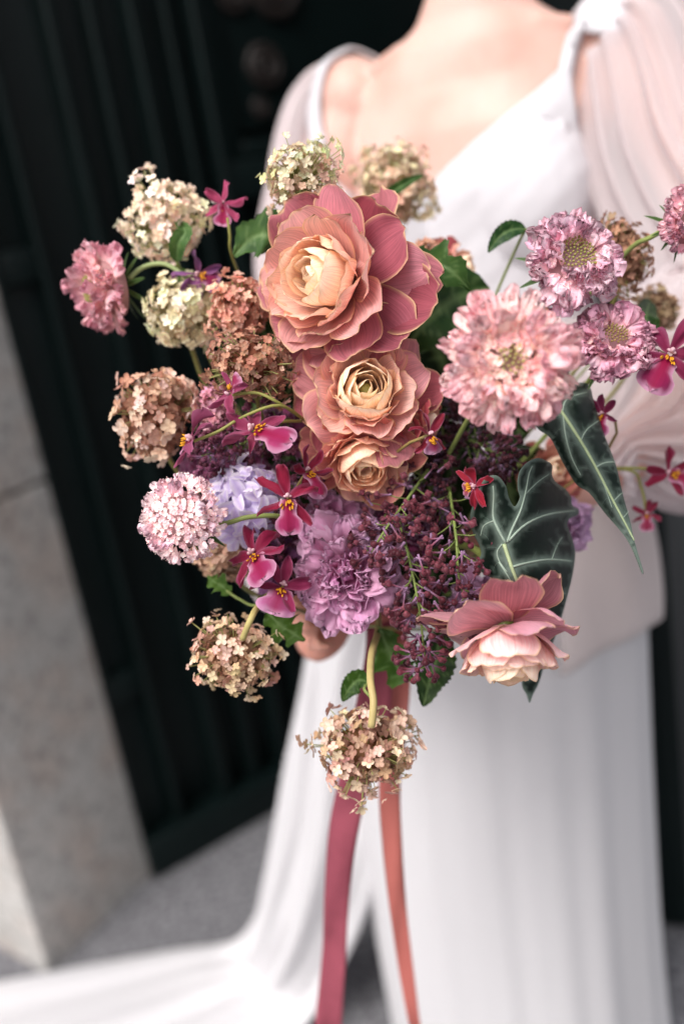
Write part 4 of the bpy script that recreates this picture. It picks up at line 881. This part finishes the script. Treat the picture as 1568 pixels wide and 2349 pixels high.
# ---- hyacinth, lisianthus, lilac
hyacinth(556, 1152, .755, 72, 96, 'lavender hyacinth with starry florets between the pincushion scabious and crimson orchid', 1)
ruffled(800, 1312, .735, 138, F(.0, -.12, 1), 'large ruffled mauve bloom under the ranunculus with deep magenta folds', 2, n=50)
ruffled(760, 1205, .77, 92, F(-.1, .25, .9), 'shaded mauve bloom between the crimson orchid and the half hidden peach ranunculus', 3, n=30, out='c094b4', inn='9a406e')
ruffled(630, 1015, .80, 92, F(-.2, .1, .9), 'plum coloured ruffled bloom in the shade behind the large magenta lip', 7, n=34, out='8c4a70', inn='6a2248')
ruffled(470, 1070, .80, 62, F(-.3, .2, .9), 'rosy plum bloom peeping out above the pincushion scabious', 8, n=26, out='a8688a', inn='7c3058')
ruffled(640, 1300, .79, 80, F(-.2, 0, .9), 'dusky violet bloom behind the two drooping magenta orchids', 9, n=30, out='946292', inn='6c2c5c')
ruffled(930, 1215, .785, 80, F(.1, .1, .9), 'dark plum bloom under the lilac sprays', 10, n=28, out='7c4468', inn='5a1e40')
ruffled(1100, 1375, .80, 82, F(.1, -.2, .9), 'pale mauve bloom behind the hanging lilac buds', 5, n=30, out='c29fbc', inn='985484')
ruffled(1305, 1195, .82, 70, F(.3, 0, .8), 'lilac purple bloom at the outer edge of the lobed alocasia leaf', 6, n=26, out='bfa4c0', inn='9a6a9a')
lilac([(900, 1150, .02), (930, 1250, -.01), (960, 1390, -.02), (975, 1530, -.01)], .74, 'long hanging spray of unopened maroon lilac buds on mauve tubes', 1, n=75, wid=90, size=40)
lilac([(1030, 1120, .03), (1045, 1230, -.015), (1055, 1340, -.015), (1090, 1410, -.01)], .735, 'lilac spray with a bare green stalk beside the lobed alocasia leaf', 2, n=55, wid=88, size=40)
lilac([(980, 1080, .03), (930, 1150, .0), (880, 1220, -.015), (850, 1270, -.01)], .735, 'short lilac spray spreading over the ruffled mauve bloom', 3, n=42, wid=66, size=40)
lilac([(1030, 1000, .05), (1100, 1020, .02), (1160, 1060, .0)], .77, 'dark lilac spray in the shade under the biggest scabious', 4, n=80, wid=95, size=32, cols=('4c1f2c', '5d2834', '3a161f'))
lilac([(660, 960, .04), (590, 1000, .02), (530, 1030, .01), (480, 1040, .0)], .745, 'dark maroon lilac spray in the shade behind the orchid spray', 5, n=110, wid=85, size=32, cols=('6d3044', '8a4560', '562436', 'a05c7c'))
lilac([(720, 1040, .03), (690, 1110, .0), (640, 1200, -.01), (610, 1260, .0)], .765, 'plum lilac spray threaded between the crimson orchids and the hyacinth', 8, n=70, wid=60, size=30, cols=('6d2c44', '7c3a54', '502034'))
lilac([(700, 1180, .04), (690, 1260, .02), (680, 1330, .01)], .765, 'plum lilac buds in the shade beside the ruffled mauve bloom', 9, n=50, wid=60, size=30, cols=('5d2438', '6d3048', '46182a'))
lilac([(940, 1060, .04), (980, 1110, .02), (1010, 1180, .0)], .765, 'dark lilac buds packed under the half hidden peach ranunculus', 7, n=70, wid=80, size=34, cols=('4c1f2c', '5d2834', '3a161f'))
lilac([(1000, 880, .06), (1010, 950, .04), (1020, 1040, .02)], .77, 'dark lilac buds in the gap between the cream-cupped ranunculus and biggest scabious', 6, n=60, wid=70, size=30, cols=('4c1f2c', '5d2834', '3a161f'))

# ---- leaves
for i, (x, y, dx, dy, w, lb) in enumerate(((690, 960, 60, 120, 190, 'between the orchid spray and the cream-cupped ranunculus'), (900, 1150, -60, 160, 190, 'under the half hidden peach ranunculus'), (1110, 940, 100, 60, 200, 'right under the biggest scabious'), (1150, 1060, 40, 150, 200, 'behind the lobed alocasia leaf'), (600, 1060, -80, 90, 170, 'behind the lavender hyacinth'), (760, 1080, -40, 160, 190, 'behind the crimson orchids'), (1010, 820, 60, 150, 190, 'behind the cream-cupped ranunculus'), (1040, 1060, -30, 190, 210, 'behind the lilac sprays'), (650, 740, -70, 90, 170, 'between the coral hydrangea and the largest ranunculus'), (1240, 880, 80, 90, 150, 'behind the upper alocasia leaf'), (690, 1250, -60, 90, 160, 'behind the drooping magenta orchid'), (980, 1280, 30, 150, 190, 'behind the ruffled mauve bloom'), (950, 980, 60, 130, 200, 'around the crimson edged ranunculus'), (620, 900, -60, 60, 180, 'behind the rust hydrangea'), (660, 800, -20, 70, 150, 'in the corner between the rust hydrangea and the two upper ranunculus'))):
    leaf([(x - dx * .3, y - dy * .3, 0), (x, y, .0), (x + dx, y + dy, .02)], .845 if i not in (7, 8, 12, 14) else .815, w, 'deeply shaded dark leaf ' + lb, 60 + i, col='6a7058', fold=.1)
leaf([(1120, 660, .03), (1040, 690, .01), (975, 740, -.01), (925, 810, 0)], .785, 190, 'dark green crinkled leaf under the right petals of the largest ranunculus', 1, col='b0c0b0')
leaf([(940, 590, .02), (985, 600, 0), (1030, 618, -.01), (1080, 668, 0)], .765, 90, 'toothed green leaf pointing to the dress, right of the largest ranunculus', 2, lobed=.35, col='e8f0d0')
leaf([(660, 590, .02), (620, 545, 0), (580, 545, 0), (535, 590, .0)], .78, 105, 'light green leaf just left of the largest ranunculus', 3, col='fffff0', lobed=.2)
leaf([(405, 600, .0), (410, 560, -.01), (425, 530, -.01), (400, 505, 0)], .80, 44, 'small folded green leaf in front of the cream and blush hydrangea', 4, col='fffff0', fold=.6)
leaf([(860, 462, .0), (900, 440, .0), (940, 415, .0), (972, 402, .0)], .83, 26, 'thin folded leaf on a stalk crossing the blurred hydrangea', 5, col='dfe8c0', fold=.6)
leaf([(1205, 525, .0), (1170, 528, .0), (1140, 548, .0), (1118, 580, .0)], .79, 46, 'narrow teal leaf curling out beside the green-hearted scabious', 6, col='8fb0a8', fold=.4)
leaf([(610, 1400, .0), (640, 1432, 0), (668, 1450, 0), (700, 1470, 0)], .765, 76, 'bright green lobed leaf next to the fingers', 7, lobed=.45, col='ffffb0', stem_pts=[P(612, 1400, .765), P(600, 1385, .765), P(598, 1370, .77), P(680, 1340, .84)])
leaf([(870, 1440, .0), (890, 1490, 0), (915, 1535, 0), (950, 1560, 0)], .78, 100, 'green lobed leaf hanging in front of the red ribbon', 8, lobed=.4, col='e0e8a0')
leaf([(845, 1565, .0), (822, 1560, 0), (800, 1580, 0), (785, 1610, 0)], .76, 56, 'small dark green leaf on a curling stalk above the lowest hydrangea', 9, col='b0c080', stem_pts=[P(846, 1566, .76), P(835, 1580, .752), P(850, 1600, .745), P(852, 1610, .72)])
leaf([(530, 1365, .0), (510, 1345, 0), (492, 1335, 0), (475, 1320, 0)], .78, 44, 'small crumpled green leaf under the tan hydrangea by the pincushion scabious', 10, col='ffffc0', lobed=.4, stem_pts=[P(520, 1355, .78), P(550, 1375, .775), P(590, 1388, .76), P(650, 1350, .80)])
leaf([(1010, 1450, .02), (1000, 1510, 0), (985, 1560, 0), (970, 1622, 0)], .775, 96, 'dull grey green pointed leaf under the lilac, beside the nodding ranunculus', 11, col='98a088', fold=.3)
leaf([(470, 640, .0), (440, 655, 0), (420, 640, 0), (400, 655, 0)], .81, 60, 'bright green leaf behind the curved scabious stem', 12, col='ffffa0')
leaf([(1490, 690, .03), (1480, 725, .0), (1485, 760, 0), (1470, 790, 0)], .80, 60, 'dark green leaf under the faded brown hydrangea', 13, col='a0b090')
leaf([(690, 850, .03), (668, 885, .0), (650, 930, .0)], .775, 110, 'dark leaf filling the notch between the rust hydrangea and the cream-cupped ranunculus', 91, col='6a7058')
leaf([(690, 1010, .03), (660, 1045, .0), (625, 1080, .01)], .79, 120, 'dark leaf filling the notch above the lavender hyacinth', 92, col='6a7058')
# alocasia
def a1s(x, y):
    t = ((x - 1255) * .52 + (y - 915) * .85) / 400; s_ = ((x - 1255) * .85 - (y - 915) * .52)
    return P(x, y, .735 - .018 * t + .0000042 * s_ * s_ + .0035 * sin(y * .05 + s_ * .03) * min(1, abs(s_) / 50))
alocasia([(1215, 952), (1240, 925), (1290, 890), (1345, 880), (1362, 930), (1385, 1000), (1410, 1065), (1428, 1140), (1445, 1200), (1452, 1235), (1462, 1270), (1474, 1312), (1470, 1312), (1455, 1275), (1438, 1240), (1415, 1210), (1385, 1175), (1350, 1130), (1322, 1112), (1290, 1060), (1262, 1005), (1235, 985)],
    [([(1255, 900), (1300, 965), (1350, 1045), (1400, 1140), (1440, 1215), (1453, 1240)], 9, 3), ([(1290, 950), (1296, 1000), (1310, 1050), (1330, 1090)], 4, 2), ([(1330, 1012), (1345, 985), (1372, 965)], 3, 2), ([(1288, 945), (1300, 915), (1345, 900)], 5, 3), ([(1365, 1072), (1385, 1062), (1408, 1060)], 5, 3), ([(1378, 1100), (1390, 1130), (1402, 1165)], 3, 1.5), ([(1405, 1150), (1420, 1135), (1428, 1130)], 3, 1.5), ([(1425, 1190), (1436, 1178), (1440, 1172)], 2.5, 1.2)],
    a1s, 'upper long pointed dark alocasia leaf with silver veins hanging in front of the sleeve', 1)
cv7 = lambda q: [(972 + a * .380, 909.4 + b * .380) for a, b in q]
def a2s(x, y):
    s_ = x - (1165 + (y - 1250) * .12); return P(x, y, .698 + .075 * smooth(1310, 1480, y) - .00013 * s_ * (1 if s_ < 0 else .2) * -1 * 0 + .0000035 * s_ * s_ - .012 * smooth(1250, 1060, y) + .004 * sin(y * .045 + .5 + s_ * .02) * min(1, abs(s_) / 60))
alocasia(cv7([(545, 665), (510, 610), (492, 540), (450, 484), (400, 478), (355, 510), (318, 600), (285, 690), (280, 760), (300, 830), (335, 900), (345, 955), (318, 990), (330, 1040), (380, 1080), (440, 1105), (475, 1130), (495, 1200), (570, 1255), (590, 1420), (600, 1600), (590, 1740), (618, 1800), (636, 1850), (655, 1800), (690, 1730), (730, 1600), (800, 1420), (850, 1250), (868, 1180), (888, 1100), (905, 1000), (908, 930), (888, 850), (862, 775), (880, 735), (925, 715), (930, 680), (890, 655), (885, 610), (850, 560), (790, 515), (768, 470), (770, 415), (735, 388), (690, 372), (640, 388), (595, 425), (568, 480), (566, 560), (578, 610)]),
    [(cv7([(480, 890), (510, 980), (545, 1080), (590, 1180), (600, 1300), (620, 1500), (633, 1700)]), 10, 4), (cv7([(490, 885), (440, 790), (415, 720), (420, 600), (415, 540)]), 7, 3), (cv7([(500, 880), (530, 800), (580, 690), (610, 580), (630, 470), (650, 420)]), 6, 3), (cv7([(510, 870), (600, 780), (720, 720), (850, 695), (910, 690)]), 6, 4), (cv7([(525, 1030), (620, 1005), (750, 985), (890, 995)]), 6, 5), (cv7([(590, 1190), (680, 1180), (770, 1175), (850, 1190)]), 5, 3), (cv7([(470, 890), (440, 940), (455, 1000), (500, 1060)]), 4, 2), (cv7([(420, 750), (360, 780), (340, 840)]), 4, 2), (cv7([(610, 590), (680, 520), (750, 470)]), 3, 2), (cv7([(770, 980), (800, 900), (830, 850)]), 2.5, 1.5), (cv7([(450, 1000), (520, 1110), (560, 1200)]), 3, 1.5)],
    a2s, 'lobed heart-shaped dark alocasia leaf with pale veins above the nodding ranunculus', 2)

# ---- ribbons
M_VELVET = plain_mat('burgundy_velvet', lin('954a58'), .75, .2, 35, .3, .15, 50, trans=.1)
M_RUSTRIB = plain_mat('terracotta_silk', lin('ba6a62'), .5, .3, 25, .12, .1, 40, trans=.15)
def ribbon(pts, widths, mat, label, tw=0.0):
    w = [tuple(P(x, y, d)) for x, y, d in pts]; o = Vector(w[0]); root = empty('ribbon', Matrix.Translation(o), label, 'ribbon', 'ribbons tied round the stems')
    def fn(u, v):
        c = Vector(curve_at(w, v)); t = (Vector(curve_at(w, min(1, v + .02))) - Vector(curve_at(w, max(0, v - .02)))).normalized(); s_ = t.cross(CD).normalized(); nn = s_.cross(t)
        a = tw * sin(v * 7); s_ = s_ * cos(a) + nn * sin(a); wd_ = curve_at(widths, v)[0] / FPX * (c - CAMO).dot(CD)
        return c + s_ * (wd_ * (u - .5)) + nn * (.0025 * sin(v * 26 + u * 3) + .004 * sin(u * pi) * sin(v * 9))
    sheet('ribbon_tail', fn, 6, 70, mat, root, thick=.0005, off=o)
    m = MB(); tube(m, [Vector((0, 0, 0)) + CR * (.028 * cos(a)) + CD * (.022 * sin(a)) + CU * .004 * sin(3 * a) for a in [2 * pi * i / 20 for i in range(21)]], .006, 8); m.build('wrap', mat, root)
ribbon([(868, 1400, .90), (872, 1470, .89), (864, 1560, .885), (845, 1680, .885), (810, 1800, .90), (785, 1920, .92), (772, 2060, .95), (765, 2200, .98), (752, 2360, 1.0), (745, 2480, 1.02)], [(64,), (70,), (84,), (92,), (72,), (68,), (64,), (58,), (62,), (62,)], M_VELVET, 'wide burgundy velvet ribbon tail hanging in front of the dress', .45)
ribbon([(905, 1410, .91), (918, 1500, .90), (918, 1580, .90), (905, 1680, .90), (893, 1800, .91), (899, 1940, .93), (912, 2080, .95), (930, 2220, .98), (952, 2360, 1.0), (975, 2480, 1.02)], [(40,), (44,), (50,), (54,), (50,), (46,), (42,), (36,), (26,), (24,)], M_RUSTRIB, 'narrow terracotta ribbon tail hanging in front of the dress', .4)
